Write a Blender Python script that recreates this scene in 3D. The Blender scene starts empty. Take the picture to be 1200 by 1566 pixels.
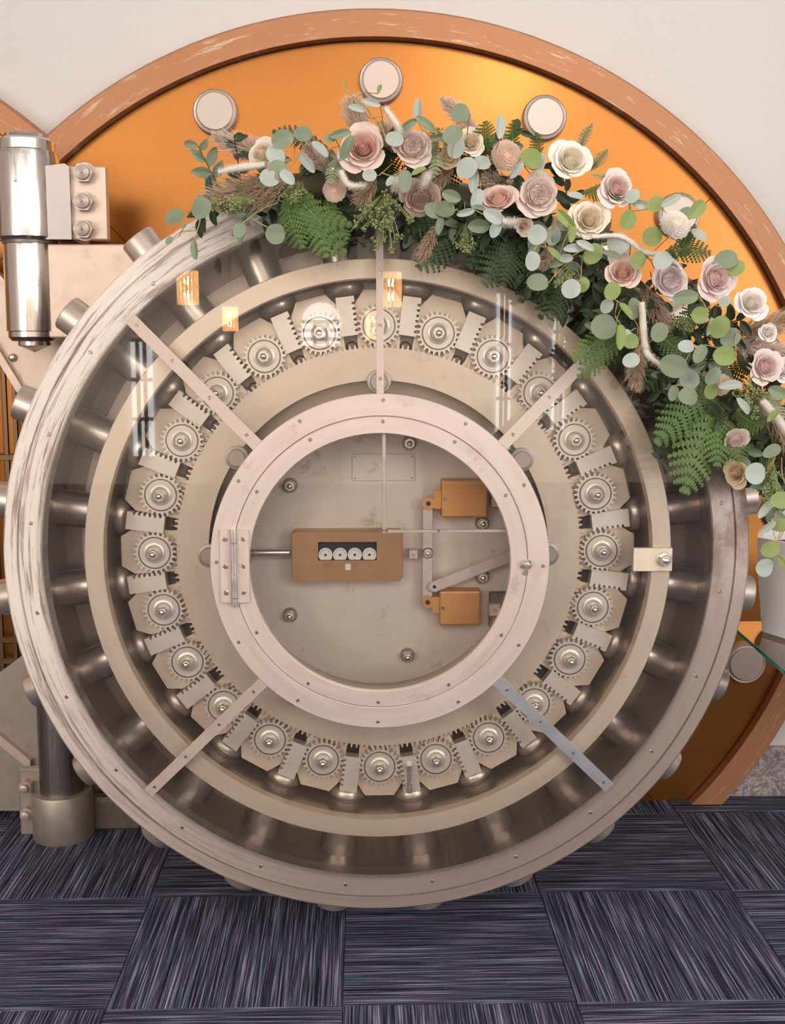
import bpy, bmesh, math, random
from mathutils import Vector, Matrix, Quaternion
R=math.radians; PI=math.pi
random.seed(7)
sc=bpy.context.scene; COL=sc.collection
# ---------------------------------------------------------------- camera
CAM_P,CAM_YAW,CAM_H,CAM_F=.1311,.0276,1.35,1700.
cd=bpy.data.cameras.new('camera'); cam=bpy.data.objects.new('camera',cd); COL.objects.link(cam)
cam.location=(0,0,CAM_H); cam.rotation_euler=(PI/2-CAM_P,0,-CAM_YAW)
cd.sensor_fit='HORIZONTAL'; cd.sensor_width=36; cd.lens=CAM_F/1200*36; cd.clip_start=.05; cd.clip_end=60
sc.camera=cam
# ---------------------------------------------------------------- world, view
w=bpy.data.worlds.new('world'); sc.world=w; w.use_nodes=True
w.node_tree.nodes['Background'].inputs[0].default_value=(.85,.9,1,1); w.node_tree.nodes['Background'].inputs[1].default_value=.8
sc.view_settings.view_transform='Standard'; sc.view_settings.look='None'; sc.view_settings.gamma=1
sc.view_settings.use_curve_mapping=False; sc.view_settings.exposure=.12
# ---------------------------------------------------------------- lights (daylight from the side windows, plus added fill lights)
def area(name,loc,target,sx,sy,power,color):
    l=bpy.data.lights.new(name,'AREA'); l.shape='RECTANGLE'; l.size=sx; l.size_y=sy; l.energy=power; l.color=color
    o=bpy.data.objects.new(name,l); COL.objects.link(o); o.location=loc
    o.rotation_euler=(Vector(target)-Vector(loc)).to_track_quat('-Z','Y').to_euler(); return o
area('window_light_right',(4.6,-2.2,2.1),(0,2.6,1.1),3.8,2.6,185,(.96,.98,1))
area('window_light_left',(-4.6,-2.2,2.1),(0,2.6,1.1),3.8,2.6,165,(1,.93,.86))
area('ceiling_fill',(.2,.6,4.1),(.1,2.6,.8),3.0,1.6,9,(1,.95,.9))  # overhead fill, added; the ceiling has no opening
area('front_fill',(.3,-3.4,3.35),(0,2.4,.7),7.0,1.4,85,(1,.955,.90))  # added frontal fill to brighten the door's interior, no window behind it
area('rear_fill_right',(4.8,-5.6,2.2),(-1,-8,1.8),3.0,2.6,200,(1,.96,.92))  # added fill, brightens the rear room that the glass mirrors
area('rear_fill_left',(-4.8,-5.6,2.2),(1,-8,1.8),3.0,2.6,200,(1,.93,.86))  # added fill, left counterpart for the mirrored rear room
# ---------------------------------------------------------------- pixel -> point on a plane of known depth
_f=Vector((math.sin(CAM_YAW)*math.cos(CAM_P),math.cos(CAM_YAW)*math.cos(CAM_P),-math.sin(CAM_P)))
_r=Vector((math.cos(CAM_YAW),-math.sin(CAM_YAW),0)); _u=_r.cross(_f)
def P(x,y,D):
    d=_f+_r*((x-600)/CAM_F)-_u*((y-783)/CAM_F)
    return d*(D/d.y)+Vector((0,0,CAM_H))
# ---------------------------------------------------------------- materials
class NT:
    def __init__(s,name):
        s.m=bpy.data.materials.new(name); s.m.use_nodes=True; s.t=s.m.node_tree; s.n=s.t.nodes
        s.b=s.n['Principled BSDF']
    def new(s,t,**k):
        n=s.n.new(t)
        for a,v in k.items(): setattr(n,a,v)
        return n
    def link(s,a,b): s.t.links.new(a,b)
    def val(s,sock,v):
        if hasattr(v,'is_linked') or hasattr(v,'links'): s.link(v,sock)
        else: sock.default_value=v
    def math(s,op,a,b=None,c=None):
        n=s.new('ShaderNodeMath',operation=op); s.val(n.inputs[0],a)
        if b is not None: s.val(n.inputs[1],b)
        if c is not None: s.val(n.inputs[2],c)
        return n.outputs[0]
    def obj(s):
        return s.new('ShaderNodeTexCoord').outputs['Object']
    def geo(s):
        return s.new('ShaderNodeNewGeometry').outputs['Position']
    def mapping(s,vec,scale=(1,1,1),rot=(0,0,0),loc=(0,0,0)):
        n=s.new('ShaderNodeMapping'); s.link(vec,n.inputs[0]); n.inputs['Scale'].default_value=scale; n.inputs['Rotation'].default_value=rot; n.inputs['Location'].default_value=loc
        return n.outputs[0]
    def polar(s,vec,kr,kt):
        x=s.new('ShaderNodeSeparateXYZ'); s.link(vec,x.inputs[0])
        r=s.math('SQRT',s.math('ADD',s.math('MULTIPLY',x.outputs[0],x.outputs[0]),s.math('MULTIPLY',x.outputs[2],x.outputs[2])))
        t=s.math('ARCTAN2',x.outputs[0],x.outputs[2])
        c=s.new('ShaderNodeCombineXYZ'); s.link(s.math('MULTIPLY',r,kr),c.inputs[0]); s.link(s.math('MULTIPLY',s.math('SINE',t),kt),c.inputs[1]); s.link(s.math('MULTIPLY',s.math('COSINE',t),kt),c.inputs[2])
        return c.outputs[0]
    def noise(s,vec,scale=5,detail=4,rough=.6,dist=0):
        n=s.new('ShaderNodeTexNoise'); s.link(vec,n.inputs['Vector']); n.inputs['Scale'].default_value=scale; n.inputs['Detail'].default_value=detail; n.inputs['Roughness'].default_value=rough; n.inputs['Distortion'].default_value=dist
        return n.outputs['Fac']
    def ramp(s,fac,stops):
        n=s.new('ShaderNodeValToRGB'); s.link(fac,n.inputs[0]); e=n.color_ramp.elements
        while len(e)>1: e.remove(e[0])
        e[0].position=stops[0][0]; e[0].color=(*stops[0][1],1) if len(stops[0][1])==3 else stops[0][1]
        for p,c in stops[1:]:
            q=e.new(p); q.color=(*c,1)
        return n.outputs[0]
    def mix(s,f,a,b,mode='MIX'):
        n=s.new('ShaderNodeMix',data_type='RGBA',blend_type=mode)
        s.val(n.inputs[0],f)
        for i,v in ((6,a),(7,b)):
            if isinstance(v,tuple): n.inputs[i].default_value=(*v,1) if len(v)==3 else v
            else: s.link(v,n.inputs[i])
        return n.outputs[2]
    def bump(s,h,strength=.2,dist=.002):
        n=s.new('ShaderNodeBump'); n.inputs['Strength'].default_value=strength; n.inputs['Distance'].default_value=dist; s.link(h,n.inputs['Height']); s.link(n.outputs[0],s.b.inputs['Normal'])
    def set(s,**k):
        names=dict(color='Base Color',metal='Metallic',rough='Roughness',spec='Specular IOR Level',trans='Transmission Weight',sss='Subsurface Weight',aniso='Anisotropic',emit='Emission Color',estr='Emission Strength',alpha='Alpha',sheen='Sheen Weight',ior='IOR')
        for a,v in k.items():
            so=s.b.inputs[names[a]]
            if isinstance(v,tuple): v=(*v,1) if len(v)==3 else v
            s.val(so,v)
        return s
def steel(name,c1,c2,rough=.3,mode='polar',kr=90,kt=2,metal=1,spot=.0,spotc=(.2,.1,.06)):
    t=NT(name); o=t.obj()
    v=t.polar(o,kr,kt) if mode=='polar' else t.mapping(o,{'x':(3,60,60),'z':(60,60,3),'y':(60,3,60),'n':(8,8,8)}[mode])
    n=t.noise(v,1 if mode=='polar' else 4,2,.5)
    big=t.noise(o,5,3,.6)
    col=t.mix(n,c1,c2); col=t.mix(t.math('MULTIPLY',big,.35),col,tuple(x*.75 for x in c1))
    if spot:
        sp=t.ramp(t.noise(o,16,6,.75),[(.58,(0,0,0)),(.72,(1,1,1))])
        col=t.mix(t.math('MULTIPLY',sp,spot),col,spotc)
    rg=t.math('MULTIPLY_ADD',n,.22,rough-.11)
    t.set(color=col,metal=metal,rough=rg); t.bump(n,.02,.0003)
    return t.m
M={}
M['face']=steel('brushed_steel',(.74,.63,.53),(.84,.74,.64),.42,metal=.45)
M['plate']=steel('satin_plate_steel',(.79,.64,.50),(.88,.75,.61),.42,'polar',40,3,metal=.45,spot=.25,spotc=(.42,.28,.19))
M['center']=steel('stained_centre_steel',(.72,.63,.53),(.82,.73,.63),.48,'n',metal=.3,spot=.8,spotc=(.40,.27,.18))
M['ring']=steel('pinkish_ring_steel',(.70,.57,.50),(.80,.67,.60),.42,'polar',70,2,metal=.5,spot=.4,spotc=(.38,.20,.14))
M['gear']=steel('gear_steel',(.84,.74,.63),(.92,.84,.74),.36,'n',metal=.45)
M['bolt']=steel('bolt_steel',(.62,.53,.46),(.72,.63,.55),.32,'n',metal=.8)
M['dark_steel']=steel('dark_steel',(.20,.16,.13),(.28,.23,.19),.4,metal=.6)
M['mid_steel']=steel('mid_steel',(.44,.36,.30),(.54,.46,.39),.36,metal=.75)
M['barrel']=steel('turned_barrel_steel',(.60,.55,.52),(.74,.70,.67),.2,'z')
M['arm']=steel('satin_arm_steel',(.70,.55,.45),(.78,.63,.53),.5,'n',metal=.6,spot=.15)
M['column']=steel('column_steel',(.30,.27,.25),(.42,.38,.35),.38,'z',spot=.3)
M['foot']=steel('foot_steel',(.42,.36,.30),(.52,.45,.38),.5,'n',metal=.7,spot=.4,spotc=(.4,.24,.13))
M['nut']=steel('polished_nut_steel',(.78,.71,.64),(.88,.82,.76),.25,'n',metal=.85)
M['strut']=steel('strut_steel',(.52,.41,.35),(.62,.51,.44),.55,'n',metal=.3,spot=.55,spotc=(.36,.22,.17))
M['brightstrut']=steel('bright_strut_steel',(.80,.80,.80),(.9,.9,.9),.35,'n',metal=.8,spot=.05)
M['cap']=steel('cap_steel',(.50,.41,.36),(.60,.50,.44),.42,'polar',800,.3,metal=.5)
M['screw']=steel('screw_steel',(.6,.5,.44),(.75,.65,.58),.3,'n')
M['slot']=NT('screw_slot').set(color=(.08,.06,.05),rough=.7,metal=.3).m
M['black']=NT('black_recess').set(color=(.03,.026,.024),rough=.7).m
M['web']=steel('web_steel',(.40,.36,.34),(.50,.46,.43),.38,'z',metal=.6)
# worn pale rim
def rim_mat(name):
    t=NT(name); o=t.obj()
    st=t.noise(t.polar(o,75,3.2),1.2,7,.72); st2=t.noise(t.polar(o,220,5),1,5,.7)
    big=t.noise(o,2.2,4,.6); blot=t.noise(o,9,6,.7,.6)
    x=t.new('ShaderNodeSeparateXYZ'); t.link(o,x.inputs[0])
    right=t.math('GREATER_THAN',x.outputs[0],.15)
    # worn paint streaks mostly upper left, dull blotches on the right, bare metal low down
    left=t.ramp(t.math('MULTIPLY_ADD',x.outputs[0],-.9,.5),[(.3,(0,0,0)),(.75,(1,1,1))])
    up=t.ramp(t.math('MULTIPLY_ADD',x.outputs[2],.6,.5),[(.0,(0,0,0)),(.42,(1,1,1))])
    paint=t.ramp(t.math('ADD',t.math('MULTIPLY',st,.75),t.math('MULTIPLY',st2,.25)),[(.40,(0,0,0)),(.47,(1,1,1))])
    metalc=t.mix(st2,(.38,.30,.25),(.50,.41,.35))
    paintc=t.mix(big,(.70,.61,.54),(.80,.72,.65))
    m=t.math('MULTIPLY',left,up)
    base=t.mix(t.ramp(st,[(.42,(0,0,0)),(.50,(1,1,1))]),(.30,.19,.15),paintc)
    leftc=t.mix(.5,base,t.mix(paint,(.40,.30,.27),paintc))
    rb=t.math('MULTIPLY',t.ramp(t.math('MULTIPLY_ADD',x.outputs[0],1.,.0),[(.45,(0,0,0)),(.7,(1,1,1))]),t.ramp(t.math('MULTIPLY_ADD',x.outputs[2],1.,.5),[(.30,(0,0,0)),(.62,(1,1,1))]))
    blotc=t.mix(t.ramp(blot,[(.40,(0,0,0)),(.62,(1,1,1))]),(.34,.22,.18),(.66,.57,.52))
    col=t.mix(m,metalc,leftc); col=t.mix(rb,col,blotc)
    t.set(color=col,metal=t.math('MULTIPLY_ADD',m,-.5,.6),rough=t.math('MULTIPLY_ADD',m,.2,.4)); t.bump(st,.15,.002)
    return t.m
M['rim']=rim_mat('worn_rim_paint')
# copper
def copper(name,c1,c2,rough,rim=False):
    t=NT(name); o=t.obj()
    v=t.noise(o,3,4,.6); f=t.noise(t.mapping(o,(4,4,90)),6,3,.6); sm=t.noise(o,130,2,.5)
    col=t.mix(v,c1,c2); col=t.mix(t.math('MULTIPLY',f,.18),col,(.45,.16,.04))
    if rim:
        s=t.noise(t.polar(o,30,5),2,7,.75)
        col=t.mix(t.ramp(s,[(.56,(0,0,0)),(.68,(.8,.8,.8))]),col,(.66,.52,.42))
    t.set(color=col,metal=.35 if rim else .8,rough=t.math('MULTIPLY_ADD',v,.15,rough-.07)); t.bump(sm,.05,.001)
    return t.m
M['copper']=copper('copper_plate',(.31,.115,.022),(.40,.16,.038),.30)
M['copper_rim']=copper('dull_copper_rim',(.38,.165,.075),(.50,.24,.12),.5,True)
M['brass']=steel('brown_brass',(.50,.27,.12),(.58,.33,.17),.40,'n',metal=.45,spot=.3,spotc=(.3,.2,.12))
M['orange_brass']=steel('orange_brass',(.70,.33,.10),(.76,.38,.14),.45,'n',metal=.5,spot=.15)
M['bronze']=steel('dark_bronze',(.16,.09,.05),(.22,.13,.08),.4,'z')
def plain(name,c,rough=.6,**k): return NT(name).set(color=c,rough=rough,**k).m
def wallm():
    t=NT('plaster'); o=t.obj(); n=t.noise(o,2.2,5,.6); f=t.noise(o,60,3,.6)
    t.set(color=t.mix(n,(.65,.615,.58),(.70,.68,.655)),rough=.85); t.bump(t.math('ADD',n,t.math('MULTIPLY',f,.12)),.35,.01); return t.m
M['wall']=wallm()
M['room_wall']=plain('cream_wall',(.74,.67,.60),.9)
M['ceil']=plain('ceiling_paint',(.72,.70,.68),.9)
M['dial']=plain('ivory_dial',(.86,.82,.74),.5)
M['sticker']=plain('white_sticker',(.85,.83,.78),.6)
def marble():
    t=NT('purple_marble'); o=t.obj(); n=t.noise(o,7,8,.7,1.2); q=t.noise(o,14,8,.75,2)
    v=t.ramp(q,[(.46,(0,0,0)),(.5,(1,1,1)),(.54,(0,0,0))])
    col=t.mix(n,(.10,.07,.09),(.42,.36,.36)); col=t.mix(t.math('MULTIPLY',v,.75),col,(.75,.66,.62)); t.set(color=col,rough=.25); return t.m
M['marble']=marble()
def carpet(rot):
    t=NT('striped_carpet'); g=t.obj()
    a=t.mapping(g,(3.6,250,1)); b=t.mapping(g,(6,420,1),loc=(3,1,0)); c=t.mapping(g,(1.6,60,1),loc=(7,2,0))
    na=t.noise(a,1,3,.6); nb=t.noise(b,1,2,.6); nc=t.noise(c,1,2,.5)
    fine=t.noise(t.mapping(g,(1,1.6,1)),420,3,.7)
    col=t.ramp(na,[(.34,(.012,.013,.018)),(.46,(.040,.040,.054)),(.54,(.115,.115,.14)),(.66,(.34,.35,.39))])
    tint=t.ramp(nb,[(.38,(.62,1.0,1.3)),(.5,(.95,.97,1.08)),(.62,(1.3,.8,1.28))])
    col=t.mix(1.,col,tint,'MULTIPLY')
    hl=t.ramp(nb,[(.62,(0,0,0)),(.72,(1,1,1))])
    col=t.mix(t.math('MULTIPLY',hl,.5),col,(.20,.22,.26))
    col=t.mix(.8,col,t.ramp(nc,[(.35,(.6,.6,.6)),(.65,(1.5,1.5,1.5))]),'MULTIPLY')
    col=t.mix(.7,col,t.ramp(fine,[(.36,(.25,.25,.27)),(.64,(1.75,1.75,1.75))]),'MULTIPLY')
    t.set(color=col,rough=.95,spec=.15); t.bump(t.math('ADD',na,fine),.6,.004); return t.m
M['carpet']=carpet(0)
def thin_glass(name,tint,boost):
    m=bpy.data.materials.new(name); m.use_nodes=True; n=m.node_tree.nodes; l=m.node_tree.links
    n.remove(n['Principled BSDF']); out=n['Material Output']
    tr=n.new('ShaderNodeBsdfTransparent'); tr.inputs[0].default_value=tint
    gl=n.new('ShaderNodeBsdfGlossy'); gl.inputs['Roughness'].default_value=.012; gl.inputs[0].default_value=(1,1,1,1)
    fr=n.new('ShaderNodeFresnel'); fr.inputs[0].default_value=1.5
    mu=n.new('ShaderNodeMath'); mu.operation='MULTIPLY'; mu.inputs[1].default_value=boost; mu.use_clamp=True
    mx=n.new('ShaderNodeMixShader'); l.new(fr.outputs[0],mu.inputs[0]); l.new(mu.outputs[0],mx.inputs[0]); l.new(tr.outputs[0],mx.inputs[1]); l.new(gl.outputs[0],mx.inputs[2]); l.new(mx.outputs[0],out.inputs[0])
    return m
M['glass']=thin_glass('clear_glass',(.995,.997,.99,1),1.8)
M['table_glass']=thin_glass('green_glass',(.80,.90,.85,1),1.6)
M['glass_edge']=NT('glass_edge').set(color=(.0,.16,.12),rough=.15,trans=.3).m
def emis(name,c,s):
    return NT(name).set(color=(.8,.8,.8),emit=c,estr=s).m
M['window']=emis('window_daylight',(.92,.97,1),4.5)
M['bulb']=emis('warm_bulb',(1,.66,.32),60)
M['shade']=emis('lit_ribbed_glass',(1,.45,.14),7)
def leafm(name,c,c2,rough=.5):
    t=NT(name); o=t.obj(); n=t.noise(o,25,3,.6); oi=t.new('ShaderNodeObjectInfo').outputs['Random']
    col=t.mix(n,c,c2); col=t.mix(t.math('MULTIPLY',oi,.35),col,tuple(x*.6 for x in c))
    t.set(color=col,rough=rough,sheen=.15); t.bump(n,.15,.002)
    # light passes through thin leaves
    tl=t.new('ShaderNodeBsdfTranslucent'); t.link(col,tl.inputs[0]); mx=t.new('ShaderNodeMixShader'); mx.inputs[0].default_value=.22
    t.link(t.b.outputs[0],mx.inputs[1]); t.link(tl.outputs[0],mx.inputs[2]); t.link(mx.outputs[0],t.n['Material Output'].inputs[0])
    return t.m
M['blue']=leafm('silver_dollar_leaf',(.44,.51,.45),(.56,.62,.56))
M['sage']=leafm('sage_leaf',(.20,.27,.17),(.31,.37,.25))
M['lime']=leafm('lime_leaf',(.25,.34,.09),(.37,.45,.16))
M['deep']=leafm('deep_leaf',(.028,.052,.022),(.06,.095,.04))  # dark leaf green, deepened further to carry the shadow inside the garland
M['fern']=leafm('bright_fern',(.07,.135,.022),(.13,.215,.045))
M['darkfern']=leafm('dark_fern',(.020,.048,.010),(.05,.095,.022))  # dark fern green, lowered so the colour holds the shadow under the flowers
M['berry']=leafm('seed_green',(.30,.36,.12),(.42,.45,.20))
M['palefern']=leafm('pale_fern',(.36,.44,.24),(.48,.54,.33))
M['stem']=plain('stem_tan',(.45,.30,.12),.6)
M['dark_stem']=plain('stem_dark',(.08,.07,.03),.7)
def petal(name,c,c2):
    t=NT(name); o=t.obj(); n=t.noise(o,40,3,.6)
    x=t.new('ShaderNodeSeparateXYZ'); t.link(o,x.inputs[0])
    rr=t.math('SQRT',t.math('ADD',t.math('MULTIPLY',x.outputs[0],x.outputs[0]),t.math('MULTIPLY',x.outputs[1],x.outputs[1])))
    f=t.ramp(t.math('MULTIPLY',rr,1.0),[(.1,c2),(.75,c)])
    t.set(color=t.mix(t.math('MULTIPLY',n,.25),f,tuple(min(1,v*1.1) for v in c)),rough=.6,sheen=.2)
    tl=t.new('ShaderNodeBsdfTranslucent'); t.link(f,tl.inputs[0]); mx=t.new('ShaderNodeMixShader'); mx.inputs[0].default_value=.25
    t.link(t.b.outputs[0],mx.inputs[1]); t.link(tl.outputs[0],mx.inputs[2]); t.link(mx.outputs[0],t.n['Material Output'].inputs[0])
    return t.m
PET={'pink':petal('blush_petal',(.88,.70,.63),(.86,.56,.48)),'mauve':petal('mauve_petal',(.82,.69,.62),(.72,.55,.51)),
 'cream':petal('cream_petal',(.92,.85,.72),(.92,.78,.58)),'ivory':petal('ivory_petal',(.94,.90,.82),(.93,.85,.70)),
 'peach':petal('peach_petal',(.90,.77,.66),(.88,.66,.52)),'white':petal('white_petal',(.92,.89,.86),(.93,.86,.76)),
 'lilac':petal('lilac_petal',(.80,.69,.68),(.70,.55,.57)),'tan':petal('tan_petal',(.62,.46,.36),(.50,.34,.24)),'rosy':petal('rosy_petal',(.90,.78,.75),(.86,.62,.58)),'butter':petal('butter_petal',(.82,.68,.46),(.78,.58,.36))}
def plume(name,c,c2):
    t=NT(name); o=t.obj(); n=t.noise(o,60,2,.6); t.set(color=t.mix(n,c,c2),rough=.9,sheen=.3)
    tl=t.new('ShaderNodeBsdfTranslucent'); tl.inputs[0].default_value=(*c2,1); mx=t.new('ShaderNodeMixShader'); mx.inputs[0].default_value=.35
    t.link(t.b.outputs[0],mx.inputs[1]); t.link(tl.outputs[0],mx.inputs[2]); t.link(mx.outputs[0],t.n['Material Output'].inputs[0]); return t.m
M['pampas']=plume('pampas_tan',(.55,.40,.28),(.72,.56,.42))
M['pampas_pale']=plume('pampas_pale',(.68,.55,.46),(.84,.72,.62))
M['velvet']=plume('velvet_cream',(.86,.80,.70),(.95,.90,.82))
# ---------------------------------------------------------------- object helpers
def link_obj(name,me,parent=None,loc=None,rot=None):
    o=bpy.data.objects.new(name,me); COL.objects.link(o)
    if parent: o.parent=parent
    if loc is not None: o.location=loc
    if rot is not None: o.rotation_euler=rot
    return o
def mesh(name,bm,mat,smooth=None):
    bmesh.ops.recalc_face_normals(bm,faces=bm.faces)
    me=bpy.data.meshes.new(name); 
    if smooth is not None:
        for f in bm.faces: f.smooth=True
        for e in bm.edges:
            if len(e.link_faces)==2 and e.calc_face_angle(0)>R(smooth): e.smooth=False
    bm.to_mesh(me); bm.free(); me.materials.append(mat); return me
def thing(name,loc,label,cat,group=None):
    o=bpy.data.objects.new(name,None); COL.objects.link(o); o.location=loc; o.empty_display_size=.05
    o['label']=label; o['category']=cat
    if group: o['group']=group
    return o
def tag(o,label,cat,group=None,kind=None):
    o['label']=label; o['category']=cat
    if group: o['group']=group
    if kind: o['kind']=kind
    return o
def part(name,bm,mat,parent,smooth=35,label=None):
    """mesh given in world coordinates -> child of a top-level thing"""
    o=link_obj(name,mesh(name,bm,mat,smooth),parent); off=parent_world(parent)
    o.data.transform(Matrix.Translation(-off))
    if label: o['label']=label
    return o
def parent_world(p):
    v=Vector((0,0,0))
    while p: v+=Vector(p.location); p=p.parent
    return v
def struct(name,bm,mat,smooth=None):
    o=link_obj(name,mesh(name,bm,mat,smooth)); o['kind']='structure'; return o
def box(bm,c,s,M4=None,bev=0,seg=1):
    m=Matrix.Translation(c)@Matrix.Diagonal((s[0],s[1],s[2],1))
    if M4 is not None: m=M4@m
    r=bmesh.ops.create_cube(bm,size=1,matrix=m); vs=r['verts']
    if bev:
        es=list({e for v in vs for e in v.link_edges}); bmesh.ops.bevel(bm,geom=es,offset=bev,segments=seg,affect='EDGES',profile=.5)
    return vs
def b3(bm,a,b,bev=0,seg=1):
    a=Vector(a); b=Vector(b); return box(bm,(a+b)/2,(abs(b.x-a.x),abs(b.y-a.y),abs(b.z-a.z)),None,bev,seg)
def revolve(bm,prof,seg=96,M4=None,closed=True,ang0=0,ang1=2*PI):
    """profile of (radius, y) about the Y axis"""
    full=abs(ang1-ang0-2*PI)<1e-6; n=seg if full else seg+1; rows=[]
    for i in range(n):
        a=ang0+(ang1-ang0)*i/seg; s,c=math.sin(a),math.cos(a); row=[]
        for r,y in prof:
            v=Vector((r*s,y,r*c)); row.append(bm.verts.new(M4@v if M4 is not None else v))
        rows.append(row)
    k=len(prof); kk=k if closed else k-1
    for i in range(seg):
        a=rows[i]; b=rows[(i+1)%n]
        for j in range(kk):
            try: bm.faces.new((a[j],b[j],b[(j+1)%k],a[(j+1)%k]))
            except ValueError: pass
    if not full and closed:
        for row in (rows[0],rows[-1]): bm.faces.new(row)
def lathe(bm,prof,seg,M4=None):
    """closed solid from axis: prof (r,y); r==0 endpoints collapse"""
    rings=[]
    for r,y in prof:
        if r<1e-7: v=Vector((0,y,0)); rings.append([bm.verts.new(M4@v if M4 is not None else v)])
        else:
            rw=[]
            for i in range(seg):
                a=2*PI*i/seg; v=Vector((r*math.sin(a),y,r*math.cos(a))); rw.append(bm.verts.new(M4@v if M4 is not None else v))
            rings.append(rw)
    for A,B in zip(rings,rings[1:]):
        for i in range(seg):
            j=(i+1)%seg
            if len(A)==1 and len(B)==1: continue
            if len(A)==1: bm.faces.new((A[0],B[j],B[i]))
            elif len(B)==1: bm.faces.new((A[i],A[j],B[0]))
            else: bm.faces.new((A[i],A[j],B[j],B[i]))
    for e in (rings[0],rings[-1]):
        if len(e)>1: bm.faces.new(e)
def prism(bm,pts,y0,y1,M4=None):
    """polygon in XZ extruded along Y"""
    A=[];B=[]
    for x,z in pts:
        a=Vector((x,y0,z)); b=Vector((x,y1,z))
        if M4 is not None: a=M4@a; b=M4@b
        A.append(bm.verts.new(a)); B.append(bm.verts.new(b))
    n=len(pts); bm.faces.new(A); bm.faces.new(B[::-1])
    for i in range(n): bm.faces.new((A[i],B[i],B[(i+1)%n],A[(i+1)%n]))
def frame_of(d,up=Vector((0,0,1))):
    d=d.normalized(); 
    if abs(d.dot(up))>.98: up=Vector((0,1,0))
    s=d.cross(up).normalized(); return s,s.cross(d).normalized()
def tube(bm,pts,rad,seg=6,cap=True):
    pts=[Vector(p) for p in pts]; rings=[]
    for i,p in enumerate(pts):
        d=(pts[min(i+1,len(pts)-1)]-pts[max(i-1,0)]); s,u=frame_of(d); r=rad(i/(len(pts)-1)) if callable(rad) else rad
        rings.append([bm.verts.new(p+s*(r*math.cos(2*PI*k/seg))+u*(r*math.sin(2*PI*k/seg))) for k in range(seg)])
    for A,B in zip(rings,rings[1:]):
        for k in range(seg): bm.faces.new((A[k],A[(k+1)%seg],B[(k+1)%seg],B[k]))
    if cap: bm.faces.new(rings[0]); bm.faces.new(rings[-1][::-1])
def curve_pts(pts,n=12):
    pts=[Vector(p) for p in pts]; out=[]; ext=[pts[0]*2-pts[1]]+pts+[pts[-1]*2-pts[-2]]
    for i in range(len(pts)-1):
        p0,p1,p2,p3=ext[i:i+4]
        for k in range(n):
            t=k/n; out.append(.5*((2*p1)+(p2-p0)*t+(2*p0-5*p1+4*p2-p3)*t*t+(3*p1-p0-3*p2+p3)*t**3))
    out.append(pts[-1]); return out
def Rx(a): return Matrix.Rotation(a,4,'X')
def Ry(a): return Matrix.Rotation(a,4,'Y')
def T(*v): return Matrix.Translation(v)
NB=bmesh.new
# ================================================================ ROOM
YW=3.36
bm=NB(); b3(bm,(-5,YW,0),(5,YW+.2,4.3)); struct('wall_back',bm,M['wall'])
bm=NB(); b3(bm,(-5.2,-8,0),(-5,YW+.2,4.3)); struct('wall_left',bm,M['room_wall'])
bm=NB(); b3(bm,(5,-8,0),(5.2,YW+.2,4.3)); struct('wall_right',bm,M['room_wall'])
bm=NB(); b3(bm,(-5.2,-8.2,0),(5.2,-8,4.3)); struct('wall_front',bm,M['room_wall'])
bm=NB(); b3(bm,(-5.2,-8.2,4.3),(5.2,YW+.2,4.4)); struct('ceiling',bm,M['ceil'])
bm=NB(); b3(bm,(-5.2,-8.2,-.1),(5.2,YW+.2,-.008)); floor=struct('floor',bm,M['carpet'])
bm=NB(); b3(bm,(-.2495,-.2495,-.008),(.2495,.2495,0),.0015); tile_me=mesh('carpet_tile',bm,M['carpet'])
for i in range(-3,5):
    for j in range(-5,2):
        o=link_obj('carpet_tile',tile_me,floor,(-.295+.5*i,2.96+.5*j,0),(0,0,(PI/2 if (i+j)%2 else 0)))
# marble base on the right and left of the copper surrounds
bm=NB(); b3(bm,(1.02,YW-.03,0),(5,YW,.158),.003); struct('baseboard_back',bm,M['marble'])
# rear windows, seen only as reflections
def window(n,x0,x1,z0,z1,y,arch=False):
    bm=NB(); b3(bm,(x0,y,z0),(x1,y+.02,z1))
    if arch:
        cx=(x0+x1)/2; r=(x1-x0)/2; prism(bm,[(cx+r*math.cos(PI*k/12),z1+r*math.sin(PI*k/12)) for k in range(13)],y,y+.02)
    o=struct('window_%d'%n,bm,M['window'])
    bm=NB(); 
    for k in range(1,3): b3(bm,(x0+(x1-x0)*k/3-.02,y+.02,z0),(x0+(x1-x0)*k/3+.02,y+.05,z1))
    for k in range(0,4): b3(bm,(x0,y+.02,z0+(z1-z0)*k/3-.02),(x1,y+.05,z0+(z1-z0)*k/3+.02))
    c=link_obj('window_bars',mesh('window_bars',bm,M['bronze']),o)
def rwin(n,x0,x1,y0,y1,arch=False):
    Dv=2*2.39+7.98; p=P(x0,y1,Dv); q=P(x1,y0,Dv); window(n,p.x,q.x,max(.05,p.z),q.z,-7.98,arch)
rwin(1,462,520,492,532,True); rwin(2,757,782,445,690); rwin(3,842,866,430,660); rwin(4,205,232,520,700)
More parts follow.
